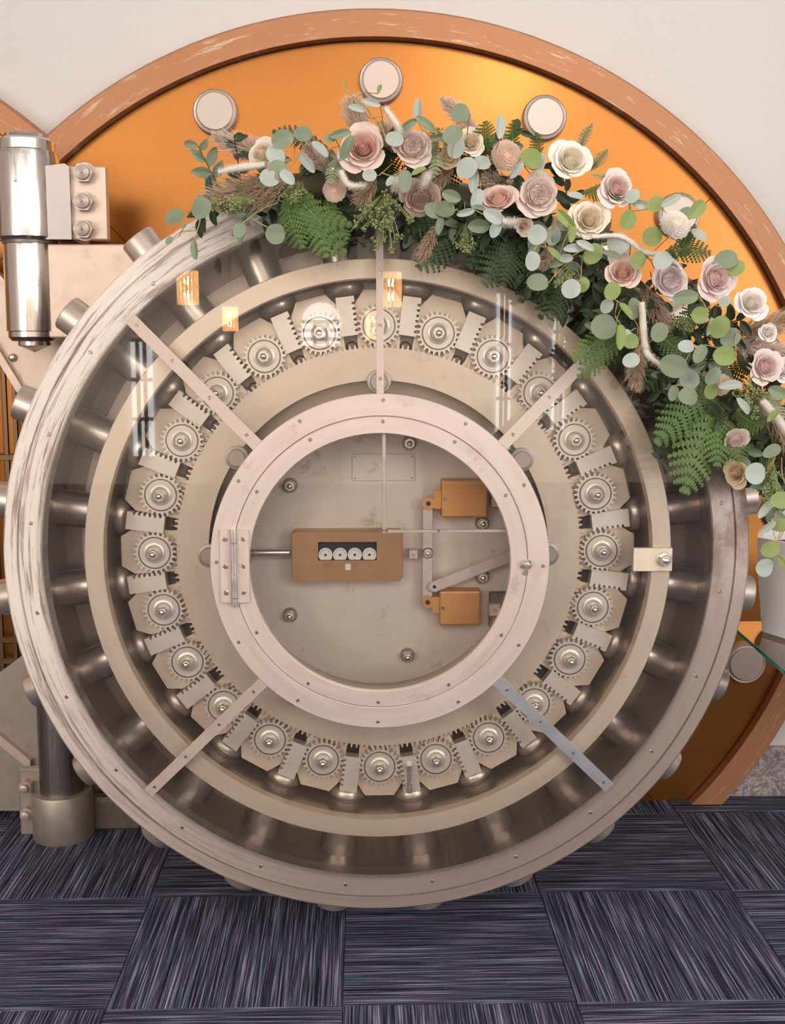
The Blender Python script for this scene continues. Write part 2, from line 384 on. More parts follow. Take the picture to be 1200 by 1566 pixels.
# ================================================================ COPPER SURROUNDS
PC=Vector((.0453,3.32,.925))
def portal(cx,label,clip_lo,clip_hi):
    t=thing('copper_surround',(cx,3.33,0),label,'vault surround')
    def cut(bm):
        for co,no in (((0,0,0),(0,0,-1)),((clip_lo,0,0),(-1,0,0)),((clip_hi,0,0),(1,0,0))):
            g=bm.verts[:]+bm.edges[:]+bm.faces[:]
            r=bmesh.ops.bisect_plane(bm,geom=g,plane_co=co,plane_no=no,clear_outer=True)
            ed=[e for e in r['geom_cut'] if isinstance(e,bmesh.types.BMEdge)]
            try: bmesh.ops.edgeloop_fill(bm,edges=ed)
            except Exception: pass
        return bm
    def place(name,bm,mat,**k):
        bm.transform(T(cx,0,PC.z)); cut(bm)
        if not bm.verts: bm.free(); return None
        # mesh stays about the disc centre so that the grain follows the circle
        o=link_obj(name,mesh(name,bm,mat,40),t); o.data.transform(T(-cx,0,-PC.z)); o.location=(0,-3.33,PC.z); return o
    for q in range(4):
        a0=R(47+90*q)+.0008; bm=NB(); revolve(bm,[(.05,3.31),(.05,3.355),(1.338,3.355),(1.338,3.31)],40,None,True,a0,a0+PI/2-.0016); place('copper_panel',bm,M['copper'])
    bm=NB(); revolve(bm,[(1.342,3.27),(1.342,3.357),(1.421,3.357),(1.421,3.285),(1.412,3.27)],200); place('rim',bm,M['copper_rim'])
    cm=None
    for q in range(16):
        a=R(.6+22.5*q); x=cx+1.228*math.sin(a); z=PC.z+1.228*math.cos(a)
        if z<.08 or not clip_lo+.07<x<clip_hi-.07: continue
        if cm is None:
            bm=NB(); lathe(bm,[(0,-.030),(.050,-.030),(.0515,-.024),(.055,-.022),(.060,-.024),(.063,-.018),(.0635,0),(0,0)],48); cm=mesh('end_cap',bm,M['cap'],30)
        link_obj('end_cap',cm,t,(x-cx,3.31-3.33,z))
    return t
XM=-.888
portal(PC.x,'large round orange copper surround behind the vault door, ringed with steel caps','X' and XM,9)
portal(2*XM-PC.x,'second copper surround at the left edge behind the hinge, meeting the larger one',-9,XM)
# ================================================================ VAULT DOOR
C0=Vector((.0386,2.4,.9323))
door=thing('vault_door',(C0.x,2.55,.05),'huge round steel vault door with glass front, bolts and gears','vault door')
door['kind']='thing'
OFF=(0,-.15,C0.z-.05)
def dp(name,bm,mat,smooth=35,label=None,parent=None,ang=None):
    o=link_obj(name,mesh(name,bm,mat,smooth),parent or door)
    if not parent: o.location=OFF
    if ang is not None: o.rotation_euler=(0,ang,0)
    if label: o['label']=label
    return o
def ring(r0,r1,d0,d1,seg=128,bev=.0015):
    bm=NB(); a,b=d0-2.4,d1-2.4
    revolve(bm,[(r0,a+bev),(r0,b),(r1,b),(r1,a+bev),(r1-bev,a),(r0+bev,a)],seg); return bm
def L(px,py,D):
    """pixel measured in the photograph, on a plane of the door at depth D, in the door's own frame"""
    q=P(px,py,D)-C0; return Vector((q.x,D-2.4,q.z))
dp('rim_ring',ring(.733,.785,2.400,2.445,160,.003),M['rim'])
dp('rim_flange',ring(.7865,.82,2.410,2.452,160,.004),M['rim'])
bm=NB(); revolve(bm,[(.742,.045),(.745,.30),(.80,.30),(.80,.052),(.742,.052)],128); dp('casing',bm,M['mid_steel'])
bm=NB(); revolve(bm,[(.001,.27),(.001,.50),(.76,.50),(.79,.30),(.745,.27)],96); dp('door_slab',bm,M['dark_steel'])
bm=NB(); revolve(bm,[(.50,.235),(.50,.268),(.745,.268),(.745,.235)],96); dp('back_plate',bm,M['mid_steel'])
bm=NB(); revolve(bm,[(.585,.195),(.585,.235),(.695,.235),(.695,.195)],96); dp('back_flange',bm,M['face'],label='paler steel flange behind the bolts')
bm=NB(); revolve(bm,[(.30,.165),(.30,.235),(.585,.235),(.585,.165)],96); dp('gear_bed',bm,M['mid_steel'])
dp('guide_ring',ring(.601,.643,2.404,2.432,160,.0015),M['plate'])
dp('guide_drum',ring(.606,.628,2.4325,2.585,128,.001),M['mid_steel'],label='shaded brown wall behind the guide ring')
# ring gear with teeth
bm=NB(); N=246; pts=[]
for i in range(N):
    for f,r in ((0,.4565),(.28,.4575),(.42,.4655),(.62,.4655),(.76,.4575)):
        a=2*PI*(i+f)/N; pts.append((r*math.sin(a),r*math.cos(a)))
inner=[]; n=len(pts)
vo=[[bm.verts.new((x,y,z)) for x,z in pts] for y in (.088,.108)]
vi=[[bm.verts.new((x*.385/math.hypot(x,z),y,z*.385/math.hypot(x,z))) for x,z in pts] for y in (.088,.108)]
for i in range(n):
    j=(i+1)%n
    bm.faces.new((vo[0][i],vo[0][j],vi[0][j],vi[0][i])); bm.faces.new((vo[0][i],vo[1][i],vo[1][j],vo[0][j])); bm.faces.new((vi[0][i],vi[0][j],vi[1][j],vi[1][i]))
dp('ring_gear',bm,M['plate'],30)
# repeated bits around the door
bm=NB(); lathe(bm,[(0,.645),(.0415,.645),(.0415,.878),(.039,.882),(0,.882)],40,T(0,.15,0)@Rx(PI/2)@Matrix.Scale(1,4)); bolt_bm=bm
# (lathe axis Y -> rotate onto Z)
bolt_me=mesh('bolt',bolt_bm,M['bolt'],35)
bm=NB(); lathe(bm,[(0,.569),(.020,.569),(.034,.573),(.043,.583),(.046,.594),(.0455,.602),(.041,.6055),(.040,.646),(0,.646)],36,T(0,.15,0)@Rx(PI/2)); cap_me=mesh('bolt_head',bm,M['bolt'],50)
# rack: teeth on the clockwise (+x) side
bm=NB(); pts=[(-.021,.487),(-.021,.572)]; z=.572; pts.append((.0195,.572)); k=0
zz=.560
while zz>.494:
    pts+=[(.0195,zz),(.0125,zz-.002),(.0125,zz-.0055),(.0195,zz-.0075)]; zz-=.0118
pts+=[(.0195,.487)]
prism(bm,pts[::-1],.084,.112); rack_me=mesh('rack',bm,M['gear'],20)
bm=NB(); TN=24; pts=[]
for i in range(TN):
    for f,r in ((0,.0405),(.26,.0412),(.40,.0485),(.64,.0485),(.78,.0412)):
        a=2*PI*(i+f)/TN; pts.append((r*math.sin(a),r*math.cos(a)))
prism(bm,pts,.079,.100); lathe(bm,[(0,.0775),(.0335,.0775),(.0345,.079),(.0345,.082),(0,.082)],36)
gear_me=mesh('pinion_gear',bm,M['gear'],25)
bm=NB(); revolve(bm,[(.0345,.0772),(.0345,.0795),(.0365,.0795),(.0365,.0772)],36); groove_me=mesh('groove_ring',bm,M['dark_steel'],30)
bm=NB(); lathe(bm,[(0,.066),(.013,.066),(.0175,.069),(.019,.073),(.0235,.0745),(.0235,.078),(0,.078)],28); hub_me=mesh('hub',bm,M['gear'],25)
def nut_bm(r=.0105,y0=.066,h=.010,tip=.010,M4=None,bm=None):
    bm=bm or NB(); prism(bm,[(r*math.sin(PI/3*k),r*math.cos(PI/3*k)) for k in range(6)],y0-h,y0,M4)
    lathe(bm,[(0,y0-h-tip),(r*.55,y0-h-tip*.35),(r*.6,y0-h),(0,y0-h+.0001)],14,M4); return bm
nut_me=mesh('nut',nut_bm(.0125,.066,.011,.012),M['nut'],25)
bm=NB(); prism(bm,[(-.046,.452),(.046,.452),(.052,.555),(.034,.584),(-.034,.584),(-.052,.555)],.104,.166); block_me=mesh('gear_block',bm,M['plate'],20)
bm=NB(); lathe(bm,[(0,.130),(.009,.130),(.014,.134),(.014,.166),(0,.166)],18,T(0,0,.462)); stud_me=mesh('stud',bm,M['dark_steel'],30)  # dark cylinder standing in for a dark round hole between the blocks
def inst(name,me,parent,loc=None,rot=None):
    return link_obj(name,me,parent,loc,rot)
for k in range(24):
    ga=R(15*k); ba=ga-R(7.5)
    b=inst('bolt',bolt_me,door,OFF,(0,ba,0)); inst('bolt_head',cap_me,b); inst('rack',rack_me,b)
    q=Vector((.505*math.sin(ga),0,.505*math.cos(ga)))
    g=inst('pinion_gear',gear_me,door,Vector(OFF)+q,(0,ga+.07,0)); inst('groove_ring',groove_me,g); inst('hub',hub_me,g); inst('nut',nut_me,g,(0,0,0),(0,random.uniform(0,1),0))
    inst('gear_block',block_me,door,OFF,(0,ga,0)); inst('stud',stud_me,door,OFF,(0,ba,0))
# small clamp on the rack at the bottom, right of the lowest gear
bm=NB(); q=L(625,1190,2.47)
for dz,hh,ww in ((.022,.016,.012),(.002,.020,.011),(-.024,.024,.013)): b3(bm,(q.x-ww/2+.001,.066,q.z+dz-hh/2),(q.x+ww/2+.001,.085,q.z+dz+hh/2),.0015)
dp('rack_clamp',bm,M['nut'])
# stop plate on the guide ring at right
a=L(967,837,2.40); b=L(1025,872,2.40); bm=NB(); b3(bm,(a.x,-.012,b.z),(b.x,.006,a.z),.001); sp=dp('stop_plate',bm,M['plate'],label='rectangular stop plate with hex nut on the right')
q=L(1015,855,2.39); bm=NB(); lathe(bm,[(0,-.018),(.016,-.018),(.018,-.012),(0,-.012)],24,T(q.x,0,q.z)); nut_bm(.0135,-.016,.012,.012,T(q.x,0,q.z),bm); dp('nut',bm,M['nut'],25,parent=sp)
# hub rollers behind the inner ring
bm=NB(); lathe(bm,[(0,.070),(.018,.070),(.020,.073),(.026,.075),(.027,.088),(0,.088)],28); rol=mesh('roller',bm,M['cap'],30)
for a in (0,-56,-91,57,91,150,-150): inst('roller',rol,door,Vector(OFF)+Vector((.382*math.sin(R(a)),0,.382*math.cos(R(a)))))
# drum, inner rings
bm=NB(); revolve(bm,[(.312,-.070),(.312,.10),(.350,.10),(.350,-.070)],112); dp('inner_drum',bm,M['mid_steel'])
dp('inner_ring_outer',ring(.3135,.360,2.322,2.336,128),M['ring'])
ir=dp('inner_ring_door',ring(.277,.3125,2.321,2.336,128),M['ring'])
bm=NB(); revolve(bm,[(.001,.102),(.001,.12),(.345,.12),(.345,.102)],72); cp=dp('center_plate',bm,M['center'],label='stained grey round centre plate')
# screws: shared mesh, slotted
bm=NB(); lathe(bm,[(0,-.0012),(.003,-.0012),(.0042,0),(0,0)],14); screw_me=mesh('screw',bm,M['screw'],30)
bm=NB(); b3(bm,(-.0040,-.0014,-.0005),(.0040,-.0010,.0005)); slot_me=mesh('screw_slot',bm,M['slot'])
def screw(parent,loc,scale=1):
    s=inst('screw',screw_me,parent,loc,(0,random.uniform(0,PI),0)); s.scale=(scale,1,scale); inst('slot',slot_me,s); return s
for k in range(24): a=R(15*k+6); screw(door,Vector(OFF)+Vector((.758*math.sin(a),.0,.758*math.cos(a))),1.1)
for k in range(12):
    a=R(30*k+1); 
    screw(door,Vector(OFF)+Vector((.346*math.sin(a),-.078,.346*math.cos(a)))); screw(door,Vector(OFF)+Vector((.302*math.sin(a),-.079,.302*math.cos(a))))
# glass
bm=NB(); revolve(bm,[(.351,-.010),(.736,-.010)],128,None,False); dp('glass_pane',bm,M['glass'],35,'clear ring-shaped glass over the gears')
bm=NB(); revolve(bm,[(.0005,-.060),(.300,-.060)],96,None,False); dp('glass_pane',bm,M['glass'],35,'clear round glass over the centre')
# struts
for ang,wd,mt,lab in ((0,.015,'strut',None),(-45.5,.026,'strut',None),(45.5,.026,'strut',None),(-135.5,.024,'strut',None),(135.5,.026,'brightstrut','brightest, bluish white strut')):
    bm=NB(); m=Matrix(((1,0,0,0),(0,1,(-.060)/(.36-.74)*1,0),(0,0,1,0),(0,0,0,1)))
    # shear in y so that the bar runs from the rim face to the prouder inner ring
    vs=box(bm,(0,0,(.358+.737)/2),(wd,.006,.737-.358))
    for v in bm.verts: v.co.y+=-.012+(.737-v.co.z)/(.737-.358)*(-.062)
    s=dp('glass_strut',bm,M[mt],None,lab,ang=R(ang))
    for r in (.39,.50,.61,.715):
        yy=-.015+(.737-r)/(.737-.358)*(-.062); screw(s,(0,yy,r),.95)
# inner ring hinge
a=L(335,810,2.316); b=L(382,922,2.316); cx=L(358,860,2.316).x
bm=NB(); b3(bm,(a.x,-.084,b.z),(cx-.006,-.078,a.z),.001); b3(bm,(cx+.006,-.085,b.z),(b.x,-.079,a.z),.001); h=dp('hinge',bm,M['ring'],label='small hinge with six screws on the inner ring')
bm=NB(); 
for z0,z1 in ((a.z+.002,a.z-.027),(a.z-.028,b.z+.012),(b.z+.011,b.z-.003)): lathe(bm,[(0,z0),(.0085,z0),(.0085,z1),(0,z1)],20,T(cx,-.087,0)@Rx(PI/2))
lathe(bm,[(0,b.z-.003),(.0035,b.z-.003),(.0035,b.z-.009),(0,b.z-.009)],12,T(cx,-.087,0)@Rx(PI/2))
dp('hinge_barrel',bm,M['nut'],35,parent=h)
for xx in ((a.x+cx-.006)/2,(b.x+cx+.006)/2):
    for f in (.13,.5,.86): screw(h,(xx,-.0845,a.z+(b.z-a.z)*f),1.3)
q=L(805,863,2.315); bm=NB(); lathe(bm,[(0,-.096),(.006,-.095),(.011,-.090),(.011,-.084),(.007,-.079),(0,-.079)],20,T(q.x,0,q.z)); dp('knob',bm,M['nut'])
q=L(803,877,2.315); bm=NB(); lathe(bm,[(0,-.082),(.005,-.082),(.006,-.079),(0,-.079)],16,T(q.x,0,q.z)); dp('lock_screw',bm,M['screw'])
# mechanism in the middle (front surface of the centre plate is at depth 2.502)
for px,py in ((443,743),(443,942),(623,1004),(626,678),(738,801),(738,883)):
    q=L(px,py,2.485); bm=NB(); lathe(bm,[(0,.088),(.012,.088),(.016,.093),(.017,.102),(0,.102)],26,T(q.x,0,q.z)); w=dp('washer',bm,M['mid_steel'])
    dp('nut',nut_bm(.0115,.089,.012,.012,T(q.x,0,q.z)),M['nut'],25,parent=w)
a=L(445,813,2.45); b=L(616,890,2.45); wa=L(486,829,2.45); wb=L(576,857,2.45)
def rounded(x0,z0,x1,z1,r,n=6):
    out=[]
    for cx_,cz_,a0 in ((x1-r,z1-r,0),(x0+r,z1-r,90),(x0+r,z0+r,180),(x1-r,z0+r,270)):
        out.append([(cx_+r*math.cos(R(a0+90*i/(n-1))),cz_+r*math.sin(R(a0+90*i/(n-1)))) for i in range(n)])
    return out
bm=NB(); rc=rounded(a.x,b.z,b.x,a.z,.010); flat=[p for c in rc for p in c]; prism(bm,flat,.062,.102)
inn=[(wb.x,wa.z),(wa.x,wa.z),(wa.x,wb.z),(wb.x,wb.z)]
rf=rounded(a.x+.0015,b.z+.0015,b.x-.0015,a.z-.0015,.009)
F=[[bm.verts.new((x,.050,z)) for x,z in c] for c in rf]; Bk=[[bm.verts.new((x,.0625,z)) for x,z in c] for c in rc]
I=[bm.verts.new((x,.050,z)) for x,z in inn]; J=[bm.verts.new((x,.0625,z)) for x,z in inn]
for q in range(4):
    c=F[q]; n=F[(q+1)%4]
    for i in range(5): bm.faces.new((I[q],c[i],c[i+1])); bm.faces.new((c[i],Bk[q][i],Bk[q][i+1],c[i+1]))
    bm.faces.new((I[q],c[5],n[0],I[(q+1)%4])); bm.faces.new((c[5],Bk[q][5],Bk[(q+1)%4][0],n[0])); bm.faces.new((I[q],I[(q+1)%4],J[(q+1)%4],J[q]))
lk=dp('lock_case',bm,M['brass'],None,'brown brass time lock case with four dials')
bm=NB(); b3(bm,(wa.x,.0605,wb.z),(wb.x,.0618,wa.z)); dp('dial_window',bm,M['black'],parent=lk)
for k in range(4):
    cxx=wa.x+(wb.x-wa.x)*(k+.5)/4; r=(wb.x-wa.x)/8*.96; zc=wb.z+.012
    pts=[(cxx+r*math.cos(t),max(zc+r*math.sin(t),wb.z+.0005)) for t in [R(-45+270*i/24) for i in range(25)]]
    bm=NB(); prism(bm,pts,.0555,.060); d=dp('dial',bm,M['dial'],None,parent=lk)
    bm=NB(); lathe(bm,[(0,.053),(.0028,.053),(.0028,.0556),(0,.0556)],12,T(cxx,0,zc))
    for i in range(9):
        t=R(10+20*i); x=cxx+(r*.75)*math.cos(t); z=zc+(r*.75)*math.sin(t); box(bm,(x,.0553,z),(.0009,.0006,.0022),None)
    dp('dial_marks',bm,M['black'],None,parent=lk)
    q=L((496,518,543,566)[k],866,2.45); bm=NB(); lathe(bm,[(0,.0485),(.0035,.0485),(.004,.0502),(0,.0502)],14,T(q.x,0,q.z)); dp('winding_hole_plug',bm,M['brass'],parent=lk)
q=L(532,867,2.45); bm=NB(); box(bm,(q.x,.0493,q.z),(.012,.001,.014)); dp('paper_sticker',bm,M['sticker'],None,parent=lk)
a0=L(388,846,2.47); bm=NB(); lathe(bm,[(0,-.07),(.009,-.07),(.009,.05),(0,.05)],20,T(a0.x+.03,.075,a0.z)@Matrix.Rotation(-PI/2,4,'Z')); dp('shaft',bm,M['nut'])
def brassbox(x0,y0,x1,y1,lug):
    a=L(x0,y0,2.455); b=L(x1,y1,2.455); bm=NB(); b3(bm,(a.x,.054,b.z),(b.x,.102,a.z),.005,2); o=dp('relay_box',bm,M['orange_brass'],None)
    bm=NB(); q=L(lug[0],lug[1],2.46); e=L(lug[2],lug[3],2.46)
    for c in (1,): lathe(bm,[(0,.060),(.014,.060),(.014,.070),(0,.070)],24,T(q.x,0,q.z))
    b3(bm,(q.x,.0603,q.z-.010),(a.x+.004,.0697,q.z+.010)); b3(bm,(a.x-.016,.0602,min(q.z,e.z)-.012),(a.x+.002,.0698,max(q.z,e.z)+.012)); dp('lug',bm,M['orange_brass'],parent=o)
    bm=NB(); lathe(bm,[(0,.057),(.005,.057),(.005,.0605),(0,.0605)],14,T(q.x,0,q.z)); dp('pin',bm,M['black'],parent=o)
    s=L(x0+5,(y0+y1)/2,2.455); screw(o,(s.x,.0538,s.z),1)
    return o
brassbox(675,734,746,792,(655,770,668,758)); brassbox(672,904,735,957,(654,921,666,930))
bm=NB(); a=L(646,777,2.47); b=L(661,915,2.47); b3(bm,(a.x,.071,b.z),(b.x,.078,a.z),.001); dp('lever_bar',bm,M['ring'])
q=L(654,846,2.46); bm=NB(); lathe(bm,[(0,.060),(.010,.060),(.013,.064),(.013,.071),(0,.071)],20,T(q.x,0,q.z)); nut_bm(.008,.061,.006,.006,T(q.x,0,q.z),bm); dp('pivot_nut',bm,M['nut'],25)
a=L(664,897,2.46); b=L(792,846,2.46); d=b-a; an=math.atan2(d.z,d.x); bm=NB(); ln=math.hypot(d.x,d.z)
box(bm,(ln/2,.062,0),(ln,.008,.024),T(a.x,0,a.z)@Ry(-an)); lathe(bm,[(0,.0572),(.012,.0572),(.012,.066),(0,.066)],20,T(a.x,0,a.z)); lv=dp('link_arm',bm,M['ring'])
bm=NB(); lathe(bm,[(0,.0558),(.004,.0558),(.004,.0574),(0,.0574)],14,T(a.x,0,a.z)); dp('pin',bm,M['black'],parent=lv)
for (x0,y0,x1,y1) in ((625,841,639,855),(751,756,768,776),(748,924,765,943)):
    a=L(x0,y0,2.47); b=L(x1,y1,2.47); bm=NB(); b3(bm,(a.x,.072,b.z),(b.x,.102,a.z),.002); q=(a+b)/2
    o=dp('latch_block',bm,M['plate'],None); bm=NB(); b3(bm,(q.x-.004,.0695,q.z-.004),(q.x+.004,.0725,q.z+.004)); dp('latch_button',bm,M['nut'],None,parent=o)
a=L(748,905,2.49); b=L(775,960,2.49); bm=NB(); b3(bm,(a.x,.085,b.z),(b.x,.1015,a.z),.002); dp('latch_bracket',bm,M['dark_steel'],None)
a=L(538,694,2.50); b=L(634,735,2.50); bm=NB(); b3(bm,(a.x,.0985,b.z),(b.x,.1025,a.z),.001); np_=dp('blank_nameplate',bm,M['center'],None)
for x in (a.x+.006,b.x-.006):
    for z in (a.z-.006,b.z+.006):
        bm=NB(); lathe(bm,[(0,.0980),(.0016,.0980),(.0016,.0990),(0,.0990)],10,T(x,0,z)); dp('hole',bm,M['black'],parent=np_)
# thin glazing bars behind the round pane
a=L(587,655,2.345); b=L(583,812,2.345); c=L(785,812,2.345)
bm=NB(); b3(bm,(a.x-.004,-.058,b.z),(a.x+.004,-.053,.285),.0005); gb=dp('glazing_bar',bm,M['ring'],None)
bm=NB(); b3(bm,(a.x-.004,-.058,b.z-.004),(c.x+.0,-.053,b.z+.003),.0005); gb=dp('glazing_bar',bm,M['ring'],None)
for f in (.02,.42,.95): screw(gb,(a.x+(c.x-a.x)*f,-.058,b.z),.7)
# ================================================================ HINGE AND COLUMN
HX,HY=-.882,3.06
def vcyl(bm,prof,x=HX,y=HY,seg=48):
    """prof (r,z)"""
    lathe(bm,[(r,-z) for r,z in prof],seg,T(x,y,0)@Rx(-PI/2)) if False else _v(bm,prof,x,y,seg)
def _v(bm,prof,x,y,seg):
    rings=[]
    for r,z in prof:
        rings.append([bm.verts.new((x,y,z))] if r<1e-6 else [bm.verts.new((x+r*math.cos(2*PI*i/seg),y+r*math.sin(2*PI*i/seg),z)) for i in range(seg)])
    for A,B in zip(rings,rings[1:]):
        for i in range(seg):
            j=(i+1)%seg
            if len(A)==1: bm.faces.new((A[0],B[i],B[j]))
            elif len(B)==1: bm.faces.new((A[i],A[j],B[0]))
            else: bm.faces.new((A[i],A[j],B[j],B[i]))
    for e in (rings[0],rings[-1]):
        if len(e)>1: bm.faces.new(e)
zt=P(50,205,HY-.08).z; zm=P(40,362,HY-.08).z; zb=P(50,522,HY-.07).z
hb=thing('hinge_bracket',(HX,HY,zm),'upper turned steel hinge knuckle bolted beside the copper by three nuts','hinge')
bm=NB(); vcyl(bm,[(0,zt+.012),(.055,zt+.012),(.058,zt+.004),(.066,zt),(.074,zt-.006),(.0745,zt-.03),(.080,zt-.034),(.0835,zt-.05),(.0835,zm+.004),(.078,zm-.004),(0,zm-.004)]); part('knuckle',bm,M['barrel'],hb,30)
# flange plate with web
x0=P(103,255,3.02).x; x1=P(161,255,3.02).x; z0=P(130,367,3.02).z; z1=P(130,254,3.02).z
bm=NB(); b3(bm,(x0-.03,3.02,z0),(x1,3.055,z1),.004,2); b3(bm,(x0-.02,3.055,z0+.03),(x1-.075,3.265,z1-.03)); part('flange_plate',bm,M['arm'],hb,None)
bm=NB(); pts=[(HX+.03,zt-.05),(x0-.055,zt-.075),(x0-.004,z1+.004),(x0+.008,z1-.004),(x0+.008,z0),(HX+.03,z0)]
prism(bm,pts,3.005,3.2); part('web',bm,M['web'],hb,None)
for py in (264,308,350):
    q=P(127,py,3.0); bm=NB(); r=.026
    prism(bm,[(r*math.sin(PI/3*k+.5),r*math.cos(PI/3*k+.5)) for k in range(6)],-.028,0,T(q.x,3.022,q.z)); lathe(bm,[(0,-.046),(.004,-.040),(.018,-.036),(.020,-.028),(0,-.0279)],24,T(q.x,3.022,q.z)); part('nut',bm,M['cap'],hb,25)
    bm=NB(); lathe(bm,[(0,-.003),(.029,-.003),(.029,.003),(0,.003)],28,T(q.x,3.022,q.z)); part('washer',bm,M['arm'],hb)
q=P(24,276,2.98); bm=NB(); bmesh.ops.create_uvsphere(bm,u_segments=12,v_segments=8,radius=.0045,matrix=T(q.x,HY-.081,q.z)); part('oil_fitting',bm,M['nut'],hb,60)
bm=NB(); vcyl(bm,[(0,zm-.004),(.072,zm-.004),(.072,zm-.012),(0,zm-.012)],seg=40); part('spacer_ring',bm,M['dark_steel'],hb)
ha=thing('crane_hinge',(HX,HY,zb),'lower steel hinge knuckle and broad arm running behind the vault door','hinge arm')
bm=NB(); vcyl(bm,[(0,zm-.012),(.069,zm-.012),(.0705,zm-.018),(.070,zb+.028),(.066,zb+.026),(.0665,zb+.012),(.058,zb+.002),(.042,zb),(.042,zb-.010),(.037,zb-.012),(0,zb-.028)]); part('knuckle',bm,M['barrel'],ha,30)
bm=NB(); b3(bm,(HX+.03,3.02,zb+.01),(-.20,3.12,zm-.014),.004,2); part('arm_plate',bm,M['arm'],ha,None)
bm=NB(); b3(bm,(-.34,2.905,zb+.03),(-.20,3.10,zm-.03),.004); part('door_bracket',bm,M['mid_steel'],ha,None)
# lower column with foot
lc=thing('hinge_post',(HX-.0,HY+.02,0),'dark steel post in a rusty floor socket at lower left','post')
CX,CY=P(92,1200,3.08).x,3.10
bm=NB(); vcyl(bm,[(0,.12),(.062,.12),(.062,.75),(0,.75)],CX,CY,48); part('post_tube',bm,M['column'],lc,30)
bm=NB(); vcyl(bm,[(0,0),(.083,0),(.086,.006),(.086,.128),(.082,.136),(.066,.137),(0,.137)],CX,CY,48); part('floor_socket',bm,M['foot'],lc,30)
bm=NB(); b3(bm,(CX+.0,CY+.02,.0),(CX+.22,CY+.075,.10),.01); part('socket_arm',bm,M['dark_steel'],lc,None)
for zz in (.075,.155):
    q=Vector((CX-.098,CY,zz)); bm=NB(); prism(bm,[(.02*math.sin(PI/3*k),.02*math.cos(PI/3*k)) for k in range(6)],CY-.03,CY,T(q.x,0,q.z)); lathe(bm,[(0,CY-.05),(.012,CY-.045),(.013,CY-.03),(0,CY-.0299)],18,T(q.x,0,q.z)); part('nut',bm,M['cap'],lc,25)
b3_=NB(); b3(b3_,(CX-.125,CY+.0,.0),(CX-.05,CY+.03,.20),.004); part('side_plate',b3_,M['foot'],lc,None)
q=Vector((CX+.24,CY-.012,.09)); bm=NB(); prism(bm,[(.02*math.sin(PI/3*k),.02*math.cos(PI/3*k)) for k in range(6)],CY-.04,CY-.01,T(q.x,0,q.z)); lathe(bm,[(0,CY-.06),(.012,CY-.052),(.013,CY-.04),(0,CY-.0399)],18,T(q.x,0,q.z)); part('nut',bm,M['cap'],lc,25)
# gate frame, gate bars at the far left
gf=thing('gate_frame',(-1.0,3.2,0),'grey steel frame plates with angled corners behind the door at left edge','frame')
def poly(pts,y0,y1,name,mat,par,bev=0):
    bm=NB(); prism(bm,[(P(x,y,y0).x,max(P(x,y,y0).z,0.0)) for x,y in pts],y0,y1); return part(name,bm,mat,par,None)
G=3.195
poly([(-120,300),(-120,370),(38,605),(60,605),(190,560),(150,520),(80,520)][0:0]+[(-80,330),(-80,420),(38,600),(150,600),(150,530),(70,500)],G,G+.04,'corner_plate',M['arm'],gf)
poly([(38,600),(150,600),(150,1000),(38,1000)],G,G+.04,'jamb_plate',M['arm'],gf)
poly([(38,1000),(150,1000),(150,1240),(-90,1240),(-90,1095)],G,G+.04,'corner_plate',M['foot'],gf)
poly([(-40,1092),(46,1163),(46,1178),(-40,1108)],G-.02,G+.01,'raised_strip',M['arm'],gf)
poly([(-60,440),(42,606),(34,614),(-60,458)],G-.02,G+.01,'raised_strip',M['arm'],gf)
q=P(20,547,G); bm=NB(); lathe(bm,[(0,-.014),(.006,-.012),(.012,-.004),(.013,0),(0,0)],20,T(q.x,G,q.z)); part('screw_head',bm,M['nut'],gf,30)
gt=thing('barred_gate',(-1.02,3.26,0),'dark bronze barred gate in front of orange copper at far left','gate')
for px in (-34,-18,4,19,31):
    a=P(px,560,3.25); bm=NB(); b3(bm,(a.x-.006,3.25,.25),(a.x+.006,3.262,1.55),.001); part('bar',bm,M['bronze'],gt,None)
for py in (700,980,1012):
    a=P(0,py,3.24); bm=NB(); b3(bm,(-1.25,3.245,a.z-.008),(-.95,3.268,a.z+.008),.001); part('rail',bm,M['bronze'],gt,None)
# ================================================================ GLASS TABLE, VASE
tb=thing('glass_table',(1.35,2.4,0),'glass topped side table with green edge at the right edge','table')
TZ=.70
bm=NB(); c=[(.905+.0,2.30),(.935,2.76),(1.75,2.76),(1.75,2.30)]
A=[bm.verts.new((x,y,TZ)) for x,y in c]; bm.faces.new(A); part('tabletop',bm,M['table_glass'],tb,None)
bm=NB()
for i in range(4):
    a,b=Vector((*c[i],0)),Vector((*c[(i+1)%4],0)); vs=[bm.verts.new((a.x,a.y,TZ)),bm.verts.new((b.x,b.y,TZ)),bm.verts.new((b.x,b.y,TZ-.009)),bm.verts.new((a.x,a.y,TZ-.009))]; bm.faces.new(vs)
part('glass_edge',bm,M['glass_edge'],tb,None)
for x in (1.22,1.70):
    for y in (2.36,2.70):
        bm=NB(); b3(bm,(x-.015,y-.015,0),(x+.015,y+.015,TZ-.009),.002); part('leg',bm,M['cap'],tb,None)
va=thing('vase',(1.10,2.62,TZ),'white faceted ceramic vase on the glass table at right edge','vase')
bm=NB(); _v(bm,[(.115,TZ+.001),(.128,TZ+.008),(.142,TZ+.13),(.150,TZ+.24),(.138,TZ+.24),(.128,TZ+.12),(.10,TZ+.02),(0,TZ+.02)],1.10,2.62,8); part('vase_body',bm,plain('white_ceramic',(.84,.83,.82),.3),va,None)
bm=NB(); _v(bm,[(0,TZ+.215),(.134,TZ+.215),(.134,TZ+.20),(0,TZ+.20)],1.10,2.62,8); part('soil',bm,M['black'],va,None)
